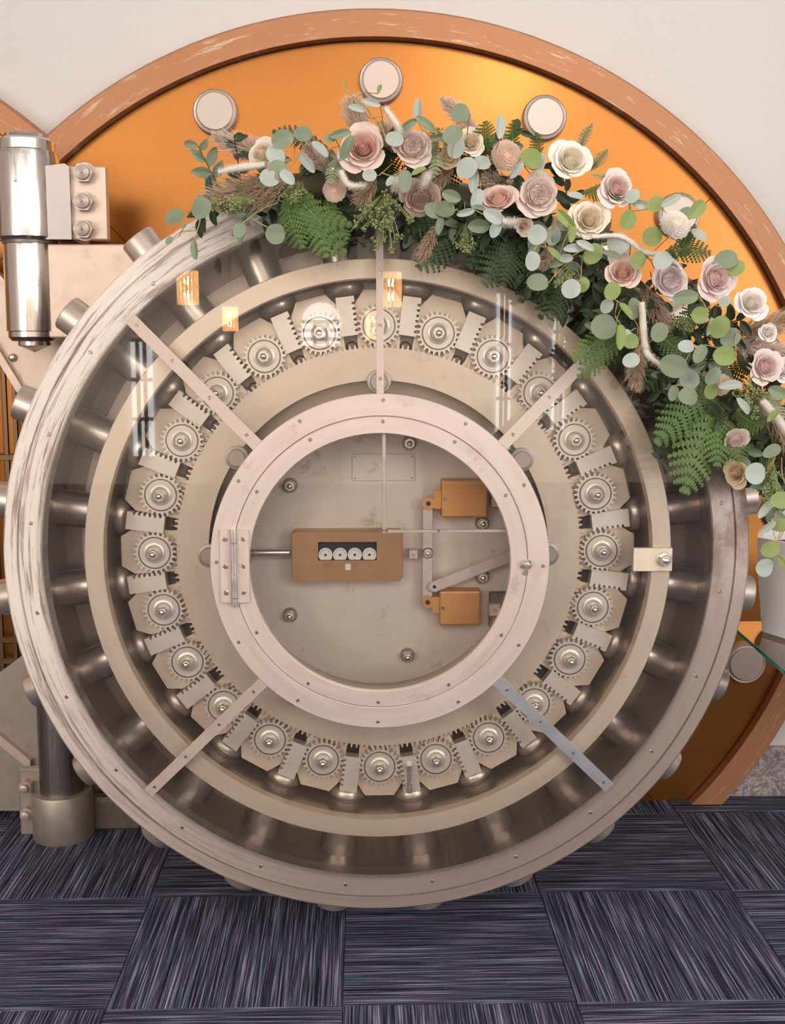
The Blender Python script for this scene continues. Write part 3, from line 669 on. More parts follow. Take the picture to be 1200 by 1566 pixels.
# lamps behind and above the camera (they show as reflections)
def lamp(x,y,z,s=1,label='',power=7):
    t=thing('pendant_lamp',(x,y,z),label,'lamp','pendant lamps behind the camera')
    bm=NB(); n=16
    for k in range(n):
        a=2*PI*k/n; q=Vector((.05*s*math.cos(a),.05*s*math.sin(a),0)); box(bm,(x+q.x,y+q.y,z),(.011*s,.011*s,.17*s),None)
    part('glass_rods',bm,M['shade'],t,None)
    bm=NB(); 
    for dz in (.035,-.035): bm=NB(); bmesh.ops.create_icosphere(bm,subdivisions=2,radius=.021*s,matrix=T(x,y,z+dz*s)); part('bulb',bm,M['bulb'],t,60)
    bm=NB(); b3(bm,(x-.004,y-.004,z+.085*s),(x+.004,y+.004,4.3)); part('rod',bm,M['bronze'],t,None)
def virt(px,py,Dv,plane=2.39):
    q=P(px,py,Dv); return (q.x,2*plane-Dv,q.z)
lamp(*virt(287,440,7.3),1.25,'first pendant lamp of ribbed glass behind the viewer, seen reflected upper left')
lamp(*virt(352,488,9.6),1.2,'farther pendant lamp reflected just right of the first')
lamp(*virt(597,443,7.1),1.25,'pendant lamp reflected beside the top strut')
lamp(*virt(573,497,8.4),1.2,'pendant lamp reflected in the topmost gear')
# ceiling spot whose glow shows on the copper
q=P(765,95,5.5); l=bpy.data.lights.new('spot_lamp','AREA'); l.shape='RECTANGLE'; l.size=.07; l.size_y=.50; l.energy=7; l.color=(1,.86,.68)
o=bpy.data.objects.new('spot_lamp',l); COL.objects.link(o); o.location=(q.x,6.62-5.5,q.z); o.rotation_euler=(Vector((.2,3.3,1.9))-o.location).to_track_quat('-Z','Y').to_euler()

# ================================================================ GARLAND
PX=2.27/1700           # size of one photograph pixel at the garland
rnd=random.Random(11)
CL=curve_pts([P(x,y,2.355) for x,y in ((325,300),(430,290),(560,282),(680,300),(780,335),(880,395),(970,470),(1050,550),(1115,630),(1190,700),(1240,760))],6)
gb=thing('garland_base',(C0.x,2.355,1.76),'dark leafy rope of stems lying over the rim under all flowers','garland')
bm=NB(); tube(bm,[p+Vector((0,.0,0)) for p in CL],lambda t:.030*min(1,12*t+.25,12*(1-t)+.3),8); part('stem_rope',bm,M['dark_stem'],gb,60)
def dir_quat(n,roll=0): return Vector(n).normalized().to_track_quat('Z','Y')@Quaternion((0,0,1),roll)
# ---- roses
def petal_bm(bm,phi,rad,h,width,curl,tilt,ruf=.0,nu=6,nv=5,seed=0,z0=0):
    rr=random.Random(seed); g=[]; ph1=rr.uniform(0,6); ph2=rr.uniform(0,6)
    for j in range(nv+1):
        v=j/nv; row=[]
        for i in range(nu+1):
            u=-1+2*i/nu; vv=v*(1-.16*u*u*u*u)
            rho=rad*(.30+.70*min(1,vv*1.5)**.6)+tilt*vv*vv*rad+curl*max(0,vv-.62)**2*3.2*rad
            z=z0+h*(vv-curl*max(0,vv-.72)**2*4.2)
            if ruf: rho+=ruf*math.sin(u*9+ph1)*vv**3; z+=ruf*math.sin(u*7+ph2)*vv**3
            a=phi+u*width*(.45+.55*math.sin(min(1,vv*1.15)*PI*.62))
            row.append(bm.verts.new((rho*math.cos(a),rho*math.sin(a),z)))
        g.append(row)
    for j in range(nv):
        for i in range(nu): bm.faces.new((g[j][i],g[j][i+1],g[j+1][i+1],g[j+1][i]))
_cache={}
def pm(kind,k,color):
    key=(kind,k,color)
    if key in _cache: return _cache[key]
    base=(kind,k)
    if base not in _cache:
        bm=NB()
        if kind=='rose':
            if k=='heart':
                for i in range(15): petal_bm(bm,i*2.4,.05+.026*i,.86-.013*i,1.55,.06+.012*i,.02,.008,8,5,i)
                lathe(bm,[(0,-.1),(.30,.0),(.30,.45),(0,.70)],10,Rx(PI/2)@Matrix.Scale(1,4))
            elif k=='calyx': lathe(bm,[(0,.42),(.10,.40),(.30,.12),(.36,-.02),(0,-.05)],10,Rx(-PI/2))
            else: petal_bm(bm,0,.40+.030*k,.74-.032*k,1.02-.02*k,.22+.035*k,.03+.022*k,.016,8,6,40+k)
        elif kind=='garden':
            if k=='heart':
                for i in range(26):
                    a=i*2.4; petal_bm(bm,a,.05+.017*i,.66-.005*i,.62,.05,.03,.035,7,3,i)
                lathe(bm,[(0,-.1),(.45,.0),(.44,.42),(0,.5)],10,Rx(PI/2)@Matrix.Scale(1,4))
            elif k=='calyx': lathe(bm,[(0,.42),(.10,.40),(.30,.12),(.36,-.02),(0,-.05)],10,Rx(-PI/2))
            else: petal_bm(bm,0,.50+.030*k,.62-.040*k,.90,.20+.03*k,.04+.03*k,.02,8,6,70+k)
        elif kind=='carnation':
            if k=='heart':
                for i in range(84):
                    a=i*2.4; f=(i/84)**.6; rr_=.05+.72*f; petal_bm(bm,a,rr_,.26,.26+.25*(1-f),.03,.16,.035,6,3,i,max(-.02,.60*math.sqrt(max(0,1-(rr_/.80)**2))-.10))
                lathe(bm,[(0,-.1),(.62,.0),(.66,.16),(.55,.36),(.35,.50),(0,.60)],10,Rx(PI/2)@Matrix.Scale(1,4))
            elif k=='calyx': lathe(bm,[(0,.42),(.10,.40),(.30,.12),(.36,-.02),(0,-.05)],10,Rx(-PI/2))
            else: petal_bm(bm,0,.70+.03*k,.30-.03*k,.55,.15,.10,.05,9,5,90+k)
        _cache[base]=mesh(kind+'_'+str(k),bm,PET['pink'] if k!='calyx' else M['sage'],60)
    me=_cache[base]
    if k!='calyx':
        me=me.copy(); me.materials.clear(); me.materials.append(PET[color])
    _cache[key]=me; return me
def flower(name,px,py,rpx,kind,color,n,label,D=2.265,roll=None,cat='flower'):
    t=thing(name,P(px,py,D),label,cat); t.rotation_mode='QUATERNION'; t.rotation_quaternion=dir_quat(n,rnd.uniform(0,6) if roll is None else roll)
    s=rpx*PX/1.02*(1.0 if kind!='carnation' else .98); t.scale=(s,s,s)
    link_obj('calyx',pm(kind,'calyx',color),t); link_obj('flower_heart',pm(kind,'heart',color),t)
    K={'rose':12,'garden':9,'carnation':10}[kind]
    for i in range(K):
        o=link_obj('petal',pm(kind,i if kind!='carnation' else i%3,color),t); o.rotation_euler=(0,0,i*2.39996+rnd.uniform(-.15,.15))
    return t
FL=[
('rose',556,230,37,'rose','pink',(-.05,-1,.10),'big open blush pink rose facing out at the garland top centre'),
('rose',628,228,32,'garden','mauve',(.15,-1,.25),'dusky mauve rose right of the big blush rose, crossed by a pale fern'),
('rose',405,238,24,'rose','cream',(-.6,-1,.3),'creamy rose at the left end half hidden by round blue leaves'),
('carnation',512,291,21,'carnation','peach',(-.1,-1,-.1),'small ruffled peach flower below left of the big blush rose'),
('garden_rose',642,300,31,'garden','tan',(.0,-1,-.45),'dusty tan rose hanging face down under the mauve rose'),
('rose',688,241,18,'garden','butter',(-.1,-1,.0),'small buttery bloom left of the small cream rose'),
('rose',718,221,22,'rose','cream',(.1,-1,.2),'small cream rose behind blue leaves at top, left of the peach ruffled flower'),
('garden_rose',772,240,27,'carnation','peach',(.1,-1,.1),'round ruffled peach bloom under the upright blue leaf'),
('rose',764,312,30,'rose','pink',(-.3,-1,.75),'blush rose seen from the side, left of the large mauve garden rose'),
('garden_rose',822,300,34,'garden','mauve',(.05,-1,.05),'large mauve garden rose with a crinkled heart, mid garland'),
('rose',869,250,33,'rose','ivory',(.15,-1,.25),'tall ivory rose on the upper edge, left of the pale pink rose'),
('rose',900,338,31,'rose','cream',(-.05,-1,.1),'full cream rose below the ivory rose'),
('rose',938,291,30,'rose','rosy',(.25,-1,.1),'pale pink rose with pointed petals against the copper'),
('carnation',1029,348,27,'carnation','white',(.1,-1,.45),'whitish pompon carnation in front of a steel cap'),
('rose',951,421,28,'rose','pink',(-.15,-1,.35),'blush rose left of the lilac rose, above the tan plume'),
('rose',1022,432,29,'garden','lilac',(.1,-1,.2),'lilac grey rose between two blush roses'),
('rose',1087,428,35,'rose','rosy',(.3,-1,.05),'large pale pink rose right of the lilac rose'),
('rose',1145,466,27,'rose','white',(.1,-1,.25),'white rose beside the feathery plume at right'),
('rose',1165,562,29,'rose','rosy',(.2,-1,.1),'pink white rose near the right edge of the picture'),
('carnation',1100,588,20,'carnation','peach',(.0,-1,.0),'peach ruffled flower half covered by eucalyptus leaves'),
('rose',1195,566,19,'rose','white',(.3,-1,.1),'small white rose cut by the right edge'),
('rose',1122,671,22,'garden','mauve',(.0,-1,-.4),'drooping mauve bloom over the lower fern'),
('rose',1130,722,24,'rose','butter',(-1,-.7,-.1),'buttery yellow rose seen from the side, lowest on the garland'),
('rose',1172,510,16,'rose','white',(.2,-1,.3),'tiny white bud above the pink white rose'),
('rose',800,345,15,'rose','peach',(.1,-1,-.3),'small peach bud tucked under the large mauve garden rose'),
]
for nm,x,y,r,k,c,n,l in FL: flower(nm,x,y,r,k,c,n,l,D=2.275 if r<22 else (2.20 if c=='white' and k=='carnation' else 2.262))
NEAR=[(556,230,'the big blush pink rose'),(628,228,'the dusky mauve rose'),(405,238,'the cream rose at the left end'),(512,291,'the small ruffled peach flower'),(642,300,'the dusty tan rose'),(718,221,'the small cream rose at top'),(772,240,'the round ruffled peach bloom'),(764,312,'the side-on blush rose'),(822,300,'the large mauve garden rose'),(869,250,'the ivory rose'),(900,338,'the full cream rose'),(938,291,'the pale pink rose on the copper'),(1029,348,'the whitish pompon carnation'),(951,421,'the blush rose left of the lilac rose'),(1022,432,'the lilac grey rose'),(1087,428,'the large pale pink rose'),(1145,466,'the white rose at right'),(1165,562,'the pink white rose near the right edge'),(1100,588,'the half covered peach flower'),(1122,671,'the drooping mauve bloom'),(1130,722,'the lowest yellow rose')]
def near(v):
    x,y=tp(v); return min(NEAR,key=lambda f:(f[0]-x)**2+(f[1]-y)**2)[2]
def tp(v):  # world point -> measured picture coordinates
    v=v-Vector((0,0,CAM_H)); return (600+CAM_F*v.dot(_r)/v.dot(_f),783-CAM_F*v.dot(_u)/v.dot(_f))
# ---- eucalyptus
def leaf_mesh(name,asp,fold,mat,pointy=0):
    bm=NB(); N=14; c=[]; rows=[]
    for j in range(5):
        x=-1+2*j/4
    ring=[]
    for i in range(N):
        a=2*PI*i/N; x=math.cos(a); y=math.sin(a)*asp*(1-pointy*max(0,x)); ring.append((x,y))
    def z(x,y): return fold*abs(y)/asp*.5-.10*x*x+.05*math.sin(3*x)
    mid=[bm.verts.new((-1+2*k/6,0,z(-1+2*k/6,0))) for k in range(7)]
    for sgn in (1,-1):
        r1=[]; r2=[]
        for k in range(1,6):
            x=-1+2*k/6; yy=asp*math.sqrt(1-x*x)*(1-pointy*max(0,x)); r1.append(bm.verts.new((x,sgn*yy*.55,z(x,yy*.55)))); r2.append(bm.verts.new((x,sgn*yy,z(x,yy))))
        def q(*v): bm.faces.new(v if sgn>0 else v[::-1])
        for k in range(4):
            q(mid[k+1],mid[k+2],r1[k+1],r1[k]); q(r1[k],r1[k+1],r2[k+1],r2[k])
        q(mid[0],mid[1],r1[0]); q(mid[0],r1[0],r2[0]); q(mid[6],r1[4],mid[5]); q(mid[6],r2[4],r1[4])
    # extra ends make the outline round
    bmesh.ops.subdivide_edges(bm,edges=bm.edges[:],cuts=1,use_grid_fill=True)
    for v in bm.verts:
        r=math.hypot(v.co.x,v.co.y/asp)
        if len([e for e in v.link_edges if len(e.link_faces)==1])>0 and r>.01 and pointy==0: v.co.x/=r; v.co.y/=r
    return mesh(name,bm,mat,80)
LM={}
def lm(asp,col):
    k=(round(asp*5)/5,col)
    if k not in LM: LM[k]=leaf_mesh('leaf',max(.25,k[0]),.25 if k[0]>.6 else .5,M[col])
    return LM[k]
def sprig(label,root,leaves,D=2.22,stem='stem',name='eucalyptus_sprig'):
    r0=P(root[0],root[1],D+.06); t=thing(name,r0,label,'greenery'); bm=NB()
    prev=r0
    for i,(x,y,r,asp,ang,col) in enumerate(leaves):
        d=D+rnd.uniform(-.03,.03); p=P(x,y,d); o=link_obj('leaf',lm(asp,col),t); s=r*d/1700; a=R(ang)
        nrm=Vector((rnd.uniform(-.3,.3),-1,rnd.uniform(-.15,.4)))
        dirv=Vector((math.cos(a),0,math.sin(a)))
        z=nrm.normalized(); xx=(dirv-z*dirv.dot(z)).normalized(); yy=z.cross(xx); m=Matrix((xx,yy,z)).transposed().to_4x4()
        o.matrix_local=T(*(p-r0))@m@Matrix.Diagonal((s,s,s,1))
        e1=p-xx*s; e2=p+xx*s; base=e1 if (e1-r0).length<(e2-r0).length else e2
        midp=(prev+base)/2+Vector((rnd.uniform(-.01,.01),.01,rnd.uniform(-.01,.01)))
        tube(bm,curve_pts([prev,midp,base],4),.0011,5); prev=prev.lerp(base,.75)+Vector((0,.004,0))
    part('stem',bm,M[stem],t,60); return t
B,S,Li='blue','sage','lime'
SP=[
('eucalyptus sprig trailing past the far left end onto the pale rim',(340,310),[(267,332,16,.85,20,S),(308,318,17,.8,55,S),(298,382,15,.5,95,S),(259,368,7,.7,30,S),(282,345,5,.6,60,S)]),
('eucalyptus twig with a dark round leaf hanging over the rim at left',(425,310),[(366,352,12,.8,70,S),(421,358,15,1,0,S)]),
('cluster of round blue eucalyptus leaves at the left end over the cream rose',(445,245),[(425,260,15,1,30,S),(421,237,16,.7,-42,B),(412,272,15,1,0,B),(439,271,14,.6,-45,B),(469,249,18,.5,-52,B),(432,213,17,.85,20,S),(463,205,14,.8,0,S)]),
('sage leaves left of the big blush rose',(535,250),[(504,212,9,.8,0,S),(489,228,17,.3,-50,B),(531,226,20,.35,62,S),(520,205,16,.3,15,S)]),
('wiry twig with pale leaves rising above the big blush rose',(590,220),[(568,157,14,.45,-18,B),(545,166,13,.35,-20,B),(603,213,14,.75,-10,B),(527,131,6,.5,88,Li),(580,136,8,.5,75,Li)]),
('eucalyptus tip with an upright blue leaf above the mauve rose',(660,230),[(639,168,16,.4,88,B),(650,190,18,.4,-35,S),(672,210,14,.4,10,S),(625,190,14,.3,30,S)]),
('leaves under the big blush rose',(600,250),[(565,268,11,.7,0,B),(619,277,17,.55,88,S),(597,277,9,.6,50,B),(640,262,12,.5,20,Li)]),
('round sage leaf rising beside the feathery tip at top centre',(712,250),[(704,173,14,1,0,S),(692,206,17,.8,42,S),(697,226,16,.7,70,B)]),
('upright blue eucalyptus leaf behind the ruffled peach bloom',(750,250),[(764,194,19,.5,84,B)]),
('blue eucalyptus leaves left of the ruffled peach bloom',(735,290),[(714,257,18,.8,50,B),(736,249,14,.8,-30,B),(724,278,19,.3,86,B),(729,304,16,.6,70,B)]),
('eucalyptus tip between the peach bloom and the ivory rose',(815,270),[(790,260,15,.4,52,B),(812,242,19,.7,-62,Li),(826,250,17,.45,75,B)]),
('broad sage leaves under the dusty tan rose',(710,310),[(680,320,16,.85,0,S),(662,322,14,.8,-30,S),(690,300,15,.6,-20,S),(672,345,15,.4,80,S)]),
('pale green leaves under the side-on blush rose',(770,350),[(732,346,17,.6,0,S),(754,331,17,.6,-25,B),(712,325,14,.4,15,B),(757,350,14,.6,70,B),(733,318,10,.5,-20,S)]),
('trailing blue eucalyptus sprig under the large mauve garden rose',(850,330),[(821,359,15,1,0,B),(845,360,15,.8,85,B),(814,399,15,.75,80,B),(847,388,13,.4,-52,Li),(848,356,15,.3,86,Li)]),
('lime eucalyptus leaves crossing the cream rose',(880,320),[(864,335,19,.45,-45,Li),(874,355,16,.4,85,Li)]),
('greyish leaves below the cream rose',(900,380),[(878,380,17,.4,5,B),(853,403,13,.4,22,S),(865,395,11,.6,0,B),(822,432,17,.9,0,S),(880,300,14,.5,-10,B),(895,376,15,.3,-30,B)]),
('forked twig with two round leaves over the dark ferns',(890,395),[(873,442,15,1,0,B),(891,436,12,.8,60,Li)]),
('round blue leaf below the pale pink rose',(960,400),[(945,372,17,.95,20,B),(907,388,17,.9,50,Li),(935,390,15,.5,-20,S)]),
('sage and lime leaves against the copper right of the pale pink rose',(955,340),[(960,336,16,.8,60,Li),(980,313,17,.5,-12,B),(1003,312,15,.85,30,Li),(967,300,12,.7,40,B)]),
('eucalyptus leaves around the whitish pompon carnation',(1040,370),[(997,362,15,.95,60,Li),(1066,320,18,.6,48,Li),(1050,327,13,.7,10,S),(1068,360,14,.6,-38,B),(1026,307,17,.3,28,B)]),
('silvery leaves between blush and lilac roses',(1000,410),[(975,398,15,.7,70,Li),(1013,398,17,.85,40,B)]),
('hanging twig of lime leaves left of the tan plume',(950,410),[(936,445,15,.8,62,Li),(928,468,12,.8,60,B),(957,475,15,.45,-58,Li),(948,515,20,.3,86,Li)]),
('large round sage leaf above the lower right strut',(950,470),[(923,500,20,.95,0,S)]),
('eucalyptus leaves beside the cream velvet tail',(975,480),[(968,472,17,.6,86,S),(965,522,14,.9,10,Li),(957,512,10,.7,40,B),(965,551,14,.85,20,B),(1008,508,16,.8,70,S)]),
('sage leaf across the foot of the large pale pink rose',(1075,455),[(1048,455,19,.55,4,S),(1070,482,13,.95,0,Li),(1108,461,10,.8,50,B)]),
('big lime and sage leaves below the white rose',(1110,480),[(1100,500,18,.8,62,Li),(1117,516,17,.9,30,S),(1108,544,19,.88,0,Li),(1070,541,16,.6,65,S),(1085,499,15,.4,70,B)]),
('pale round leaves mid way down the right end of the garland',(1075,555),[(1054,580,16,.95,60,B),(1052,606,17,.9,0,S),(1029,601,13,.6,75,S),(1030,560,22,.75,-20,S),(1049,530,13,.8,0,B)]),
('sage leaves over the half covered peach flower',(1085,550),[(1090,575,15,.85,50,S),(1087,598,13,.8,80,Li),(1117,590,19,.3,4,B)]),
('blue pointed leaf over the seed clusters at right',(1120,600),[(1136,621,16,.45,-52,B)]),
('two sage leaves behind the large pale pink rose',(1090,410),[(1110,397,18,.8,10,S),(1126,410,14,.8,40,Li)]),
('round blue leaf covering half the lowest yellow rose',(1185,700),[(1155,724,17,1,0,B),(1180,690,16,.6,30,S)]),
('eucalyptus trail hanging over the white vase',(1195,700),[(1195,765,17,.9,0,Li),(1170,779,17,.4,55,B),(1174,806,15,.45,38,B),(1178,840,16,.85,20,Li),(1192,803,14,.8,0,Li),(1169,868,15,.95,0,B),(1196,861,14,.5,-55,Li)]),
('leaf pair at the right edge below the small white rose',(1190,610),[(1190,600,16,.6,-20,S),(1182,635,13,.4,50,Li)]),
]
for l,r,lv in SP: sprig(l,r,lv)
# ---- ferns
def frond(base,tip,wpx,col,label,D=2.30,sag=.1,group=None,N=11):
    b=P(base[0],base[1],D+.03); e=P(tip[0],tip[1],D-.03); W=wpx*PX/2
    ln=(e-b).length; dr=(e-b)/ln; side=dr.cross(Vector((0,1,0))).normalized(); nor=side.cross(dr).normalized()
    if nor.y>0: nor=-nor
    bend=rnd.uniform(-sag,sag)*ln
    def C(t): return b+dr*(ln*t)+side*(bend*math.sin(PI*t))+Vector((0,0,-.06*ln*t*t))+nor*(.05*ln*math.sin(PI*t))
    t=thing('fern_frond',b,label,'fern',group); bm=NB(); tube(bm,[C(i/8) for i in range(9)],lambda q:.0012*(1-.6*q),4); part('stem',bm,M['dark_stem' if 'dark' in col or col=='deep' else 'sage'],t,60)
    bm=NB()
    for i in range(N):
        u=.10+.88*i/(N-1); p=C(u); d2=(C(min(1,u+.02))-C(u-.02)).normalized(); L0=W*(math.sin(PI*(1-u)**.75*.94+.06) if u<.98 else .15)*(.75+.25*(1-u))
        if L0<.2*W: L0=.2*W
        for sg in (1,-1):
            ax=(side*sg*.92+d2*.42).normalized(); pr=ax.cross(nor).normalized(); droop=rnd.uniform(.05,.35)
            K=6; hw=ln/N*.74
            pts=[p+ax*(L0*k/K)-nor*(droop*L0*(k/K)**2)+Vector((0,0,-.12*L0*(k/K)**2)) for k in range(K+1)]
            for k in range(K):
                h=hw*(1-.72*k/K)*.95; a=pts[k]; c=pts[k+1]
                for s2 in (1,-1):
                    m1=a+pr*(s2*h)+(c-a)*.75; m0=a+pr*(s2*h*.45)+(c-a)*.05
                    vs=[bm.verts.new(v) for v in (a,m0,m1,c)]
                    bm.faces.new(vs)
    o=part('leaflets',bm,M[col],t,None); o['kind']='stuff'; return t
FR=[
((430,285),(525,378),62,'fern','bright green fern frond sweeping down right at the left end'),
((440,295),(462,372),48,'fern','bright green fern frond hanging over the rim, leftmost of the fan'),
((468,290),(498,385),50,'fern','bright green fern frond in the middle of the left fan'),
((425,305),(535,335),44,'fern','bright green fern frond lying flat across the left fan'),
((500,300),(530,360),44,'fern','bright green fern frond at the right of the left fan'),
((505,232),(418,195),36,'darkfern','dark fern tip above the left cluster of round blue leaves'),
((655,212),(662,266),26,'palefern','pale green fern tip crossing the mauve rose'),
((520,235),(505,275),30,'palefern','pale fern tip left of the big blush rose'),
((750,240),(742,182),40,'fern','green fern tip against the copper left of the upright blue leaf'),
((790,240),(785,180),28,'fern','narrow green fern tip right of the upright blue leaf'),
((822,250),(820,200),26,'fern','small fern tip in front of the upper right steel cap'),
((885,235),(905,186),18,'palefern','thin pale fern tip behind the ivory rose'),
((900,262),(928,226),20,'palefern','thin pale fern tip between ivory and pale pink roses'),
((890,295),(945,300),36,'fern','fern tip below the pale pink rose at left'),
((1010,392),(1085,382),44,'fern','bright fern frond right of the pompon carnation'),
((1040,385),(1062,340),20,'fern','small fern tip rising right of the pompon carnation'),
((805,362),(742,428),66,'darkfern','dark fern frond hanging over the glass below the blush rose'),
((790,365),(770,430),60,'darkfern','dark fern frond pointing straight down over the glass, mid garland'),
((812,380),(835,440),54,'darkfern','dark fern frond beside the trailing blue eucalyptus'),
((870,410),(842,482),56,'darkfern','dark fern frond over the glass below the forked twig'),
((950,495),(878,545),46,'fern','green fern frond reaching left over the upper right strut'),
((960,515),(885,570),44,'fern','green fern frond just below the one over the upper right strut'),
((1090,570),(1005,668),66,'fern','green fern frond sweeping down left at the right end'),
((1095,600),(1048,742),84,'fern','longest bright fern frond hanging over the rim at right'),
((1100,615),(1098,705),60,'fern','green fern frond hanging beside the longest frond at right'),
((1062,630),(1000,690),50,'darkfern','dark fern frond behind the longest frond at right'),
((1110,640),(1130,700),46,'fern','green fern frond above the lowest yellow rose'),
((1125,625),(1165,650),44,'fern','small leafy fern right of the drooping mauve bloom'),
((1160,600),(1195,640),40,'palefern','pale green fern at the right edge'),
((1180,690),(1165,752),50,'darkfern','dark fern frond behind the lowest yellow rose'),
((1000,505),(1062,545),46,'fern','fern frond behind the cream velvet tail'),
((1070,470),(1030,520),46,'darkfern','dark fern frond under the lilac rose'),
((700,330),(640,402),60,'darkfern','dark fern frond over the top strut'),
((960,285),(905,262),14,'palefern','thin grey green tip behind the pale pink rose'),
]
for b,e,wd,c,l in FR: frond(b,e,wd*1.15,c,l,2.31 if 'dark' in c else 2.27)
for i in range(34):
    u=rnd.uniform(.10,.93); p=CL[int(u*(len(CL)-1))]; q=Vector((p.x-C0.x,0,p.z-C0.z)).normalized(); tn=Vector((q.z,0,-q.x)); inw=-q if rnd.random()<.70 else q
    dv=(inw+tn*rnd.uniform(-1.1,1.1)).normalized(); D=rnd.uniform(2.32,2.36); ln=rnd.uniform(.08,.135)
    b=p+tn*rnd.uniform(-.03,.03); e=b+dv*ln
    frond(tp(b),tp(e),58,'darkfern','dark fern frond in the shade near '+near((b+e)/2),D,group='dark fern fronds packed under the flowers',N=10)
# ---- dark leafy sprigs behind
DL=leaf_mesh('leaf',.42,.4,M['deep'],.3)
DS=leaf_mesh('leaf',.5,.4,M['sage'],.3)
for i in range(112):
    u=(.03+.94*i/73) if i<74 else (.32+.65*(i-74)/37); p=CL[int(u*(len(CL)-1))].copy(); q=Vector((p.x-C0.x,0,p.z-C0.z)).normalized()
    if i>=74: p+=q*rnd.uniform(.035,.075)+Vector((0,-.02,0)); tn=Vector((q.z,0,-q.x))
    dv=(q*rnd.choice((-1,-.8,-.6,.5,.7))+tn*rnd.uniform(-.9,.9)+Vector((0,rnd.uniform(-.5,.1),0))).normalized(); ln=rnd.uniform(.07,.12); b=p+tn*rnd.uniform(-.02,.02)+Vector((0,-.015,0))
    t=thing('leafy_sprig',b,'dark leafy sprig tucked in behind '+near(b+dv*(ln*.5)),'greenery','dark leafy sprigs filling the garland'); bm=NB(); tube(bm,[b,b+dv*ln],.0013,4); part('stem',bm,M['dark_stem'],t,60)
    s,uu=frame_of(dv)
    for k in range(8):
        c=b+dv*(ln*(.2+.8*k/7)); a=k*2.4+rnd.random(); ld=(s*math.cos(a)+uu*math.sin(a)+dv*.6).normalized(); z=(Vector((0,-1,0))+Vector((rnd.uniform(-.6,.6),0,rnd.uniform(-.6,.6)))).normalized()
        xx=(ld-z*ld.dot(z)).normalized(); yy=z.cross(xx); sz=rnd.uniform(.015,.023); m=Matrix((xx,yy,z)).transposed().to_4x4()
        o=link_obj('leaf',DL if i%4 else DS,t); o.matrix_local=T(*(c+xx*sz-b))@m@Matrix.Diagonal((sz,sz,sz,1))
# ---- seeded eucalyptus
def seeds(label,root,region,n,col='berry',D=2.25):
    r0=P(*root,D+.03); t=thing('seeded_sprig',r0,label,'greenery'); bs=NB(); bb=NB()
    for i in range(n):
        x=rnd.gauss(region[0],region[2]*.42); y=rnd.gauss(region[1],region[3]*.42); c=P(x,y,D+rnd.uniform(-.03,.03)); tube(bs,[r0.lerp(c,.3)+Vector((0,.01,0)),c],.0008,3)
        for k in range(6):
            v=Vector((rnd.uniform(-1,1),rnd.uniform(-1,1),rnd.uniform(-1,1))).normalized()*.0065; tube(bs,[c,c+v],.0006,3,False)
            bmesh.ops.create_icosphere(bb,subdivisions=1,radius=rnd.uniform(.0020,.0030),matrix=T(*(c+v)))
    part('stem',bs,M['berry'],t,None); o=part('seeds',bb,M[col],t,60); o['kind']='stuff'
seeds('green seed clusters hanging over the top strut',(590,290),(582,335,42,42),62)
seeds('greyish green seed cluster on the rim at the left end',(400,300),(350,312,34,18),30)
seeds('seed cluster below the small cream rose',(715,330),(712,365,18,22),14)
seeds('seed cluster above the small ruffled peach flower',(460,270),(445,300,22,14),14)
seeds('seed clusters beside the pink white rose at right',(1150,600),(1150,608,28,26),34)
seeds('small seed sprig at top between rose and copper',(690,230),(672,208,12,16),9)
seeds('seed cluster in front of the lilac rose foot',(1040,490),(1048,492,24,14),16)
seeds('seed clusters right of the lowest yellow rose',(1180,690),(1178,745,16,30),22)
seeds('seed cluster at the forked twig over dark ferns',(880,400),(862,425,24,16),14)
# ---- plumes
def plumeo(base,tip,wpx,col,label,D=2.27,n=620):
    b=P(*base,D+.02); e=P(*tip,D-.01); W=wpx*PX/2; ln=(e-b).length; dr=(e-b)/ln; s,u=frame_of(dr); bd=rnd.uniform(-.1,.1)*ln
    def C(t): return b+dr*(ln*t)+s*(bd*math.sin(PI*t))
    t=thing('pampas_plume',b,label,'pampas grass'); bm=NB(); tube(bm,[C(i/6) for i in range(7)],.0016,5); part('stem',bm,M['stem'],t,60)
    bm=NB()
    for i in range(n):
        q=rnd.random()**.85; p=C(q); a=rnd.uniform(0,2*PI); env=math.sin(PI*min(1,(q*.86+.12)))**.7
        d=(s*math.cos(a)+u*math.sin(a)); hl=W*env*rnd.uniform(.6,1.15); en=p+d*hl+dr*(hl*rnd.uniform(.5,1.5)); md=p+d*hl*.6+dr*hl*.35
        w=(en-p).cross(Vector((rnd.uniform(-1,1),rnd.uniform(-1,1),rnd.uniform(-1,1)))).normalized()*.00085
        v=[bm.verts.new(x) for x in (p-w*.6,p+w*.6,md+w,md-w,en)]
        bm.faces.new((v[0],v[1],v[2],v[3])); bm.faces.new((v[3],v[2],v[4]))
    o=part('plume_hairs',bm,M[col],t,None); o['kind']='stuff'
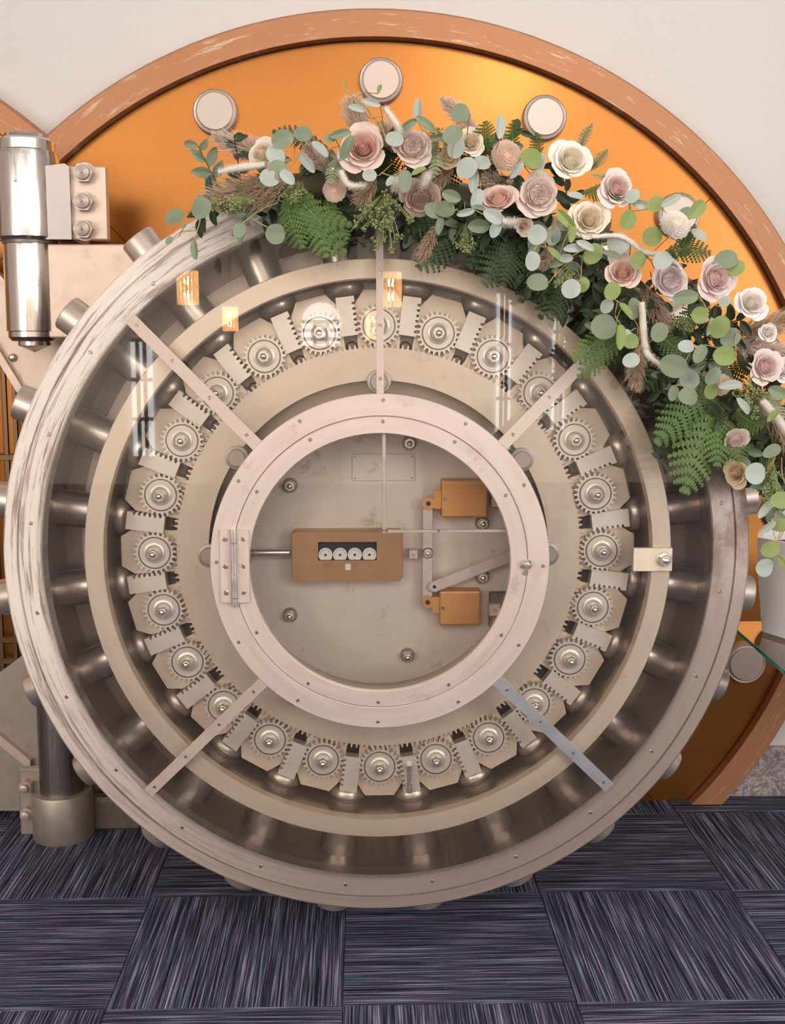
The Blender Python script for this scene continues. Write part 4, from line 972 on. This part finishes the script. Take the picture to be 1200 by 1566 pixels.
PP=[
((445,245),(325,207),44,'pampas_pale','pale pampas plume pointing left below the left steel cap',900),
((445,275),(300,308),52,'pampas','long tan pampas plume at the lower left end',1000),
((430,300),(335,318),44,'pampas','tan pampas plume lying on the rim at left',800),
((560,215),(538,150),46,'pampas_pale','pale plume standing above the big blush rose',700),
((615,240),(585,190),40,'pampas_pale','pale plume between the blush and mauve roses',600),
((735,215),(675,150),34,'pampas_pale','pale curved pampas tip rising at top centre',700),
((800,290),(738,268),36,'pampas_pale','pale plume below the ruffled peach bloom',600),
((505,265),(468,222),32,'pampas_pale','small pale plume above the small ruffled peach flower',500),
((692,255),(640,295),44,'pampas','tan plume above the dusty tan rose',800),
((668,345),(642,402),30,'pampas','tan plume hanging over the glass beside the top strut',600),
((575,275),(545,310),36,'pampas','tan plume tuft below the big blush rose',500),
((980,435),(1022,508),38,'pampas','tan plume hanging below the blush and lilac roses',800),
((985,520),(976,598),36,'pampas','reddish tan plume above the right part of the glass',700),
((1120,512),(1235,482),46,'pampas','feathery plume right of the white rose',900),
((1115,525),(1215,540),40,'pampas_pale','lower feathery plume at the right edge',700),
((1150,605),(1235,705),48,'pampas','thick tan plume running down to the right edge',900),
((895,320),(928,348),28,'pampas','short tan tuft between cream and pale pink roses',400),
((840,375),(828,412),26,'pampas','short tan tuft below the large mauve garden rose',400),
((1045,425),(1075,455),26,'pampas','tan tuft between lilac and large pale pink roses',350),
]
for b,e,wd,c,l,n in PP: plumeo(b,e,wd,c,l,2.29,n)
def velvet(pts,rpx,label,D=2.235):
    rpx*=.78
    pp=curve_pts([P(x,y,D) for x,y in pts],6); t=thing('velvet_tail',pp[0],label,'dried flower'); bm=NB(); n=len(pp)
    tube(bm,pp,lambda q:rpx*PX*(.55+.45*math.sin(PI*min(1,.15+q*.9))),10)
    for v in bm.verts: v.co+=Vector((rnd.uniform(-1,1),rnd.uniform(-1,1),rnd.uniform(-1,1)))*.0006
    for i in range(900):
        k=rnd.randrange(n-1); p=pp[k].lerp(pp[k+1],rnd.random()); d=Vector((rnd.uniform(-1,1),rnd.uniform(-1,.4),rnd.uniform(-1,1))).normalized(); e=p+d*rpx*PX*1.75; w=d.cross(Vector((.3,.5,.8))).normalized()*.0005
        bm.faces.new([bm.verts.new(x) for x in (p-w,p+w,e)])
    o=part('fuzzy_tail',bm,M['velvet'],t,60)
velvet([(405,252),(368,256),(334,263)],7,'cream velvety tail pointing left from the cream rose')
velvet([(905,362),(950,362),(985,385),(1012,390),(1036,405),(1046,425)],5,'long thin cream tail curving under the pompon carnation')
velvet([(981,462),(984,505),(989,540),(1012,560)],7,'bent cream velvet tail hanging below the tan plume')
velvet([(1165,612),(1196,650),(1230,700)],8,'white velvety tail along the thick plume at right')
velvet([(588,165),(606,190),(612,205)],6,'short white fuzzy tail above the big blush rose')
velvet([(520,262),(533,283),(558,284)],6,'short white fuzzy tail below left of the big blush rose')
velvet([(752,334),(770,340),(788,340)],8,'pinkish white fuzzy tail below the large mauve garden rose')
velvet([(655,268),(645,285)],8,'white fuzzy tail over the dusty tan rose')
velvet([(607,272),(604,288)],8,'small white fuzzy tail right of the tan tuft')
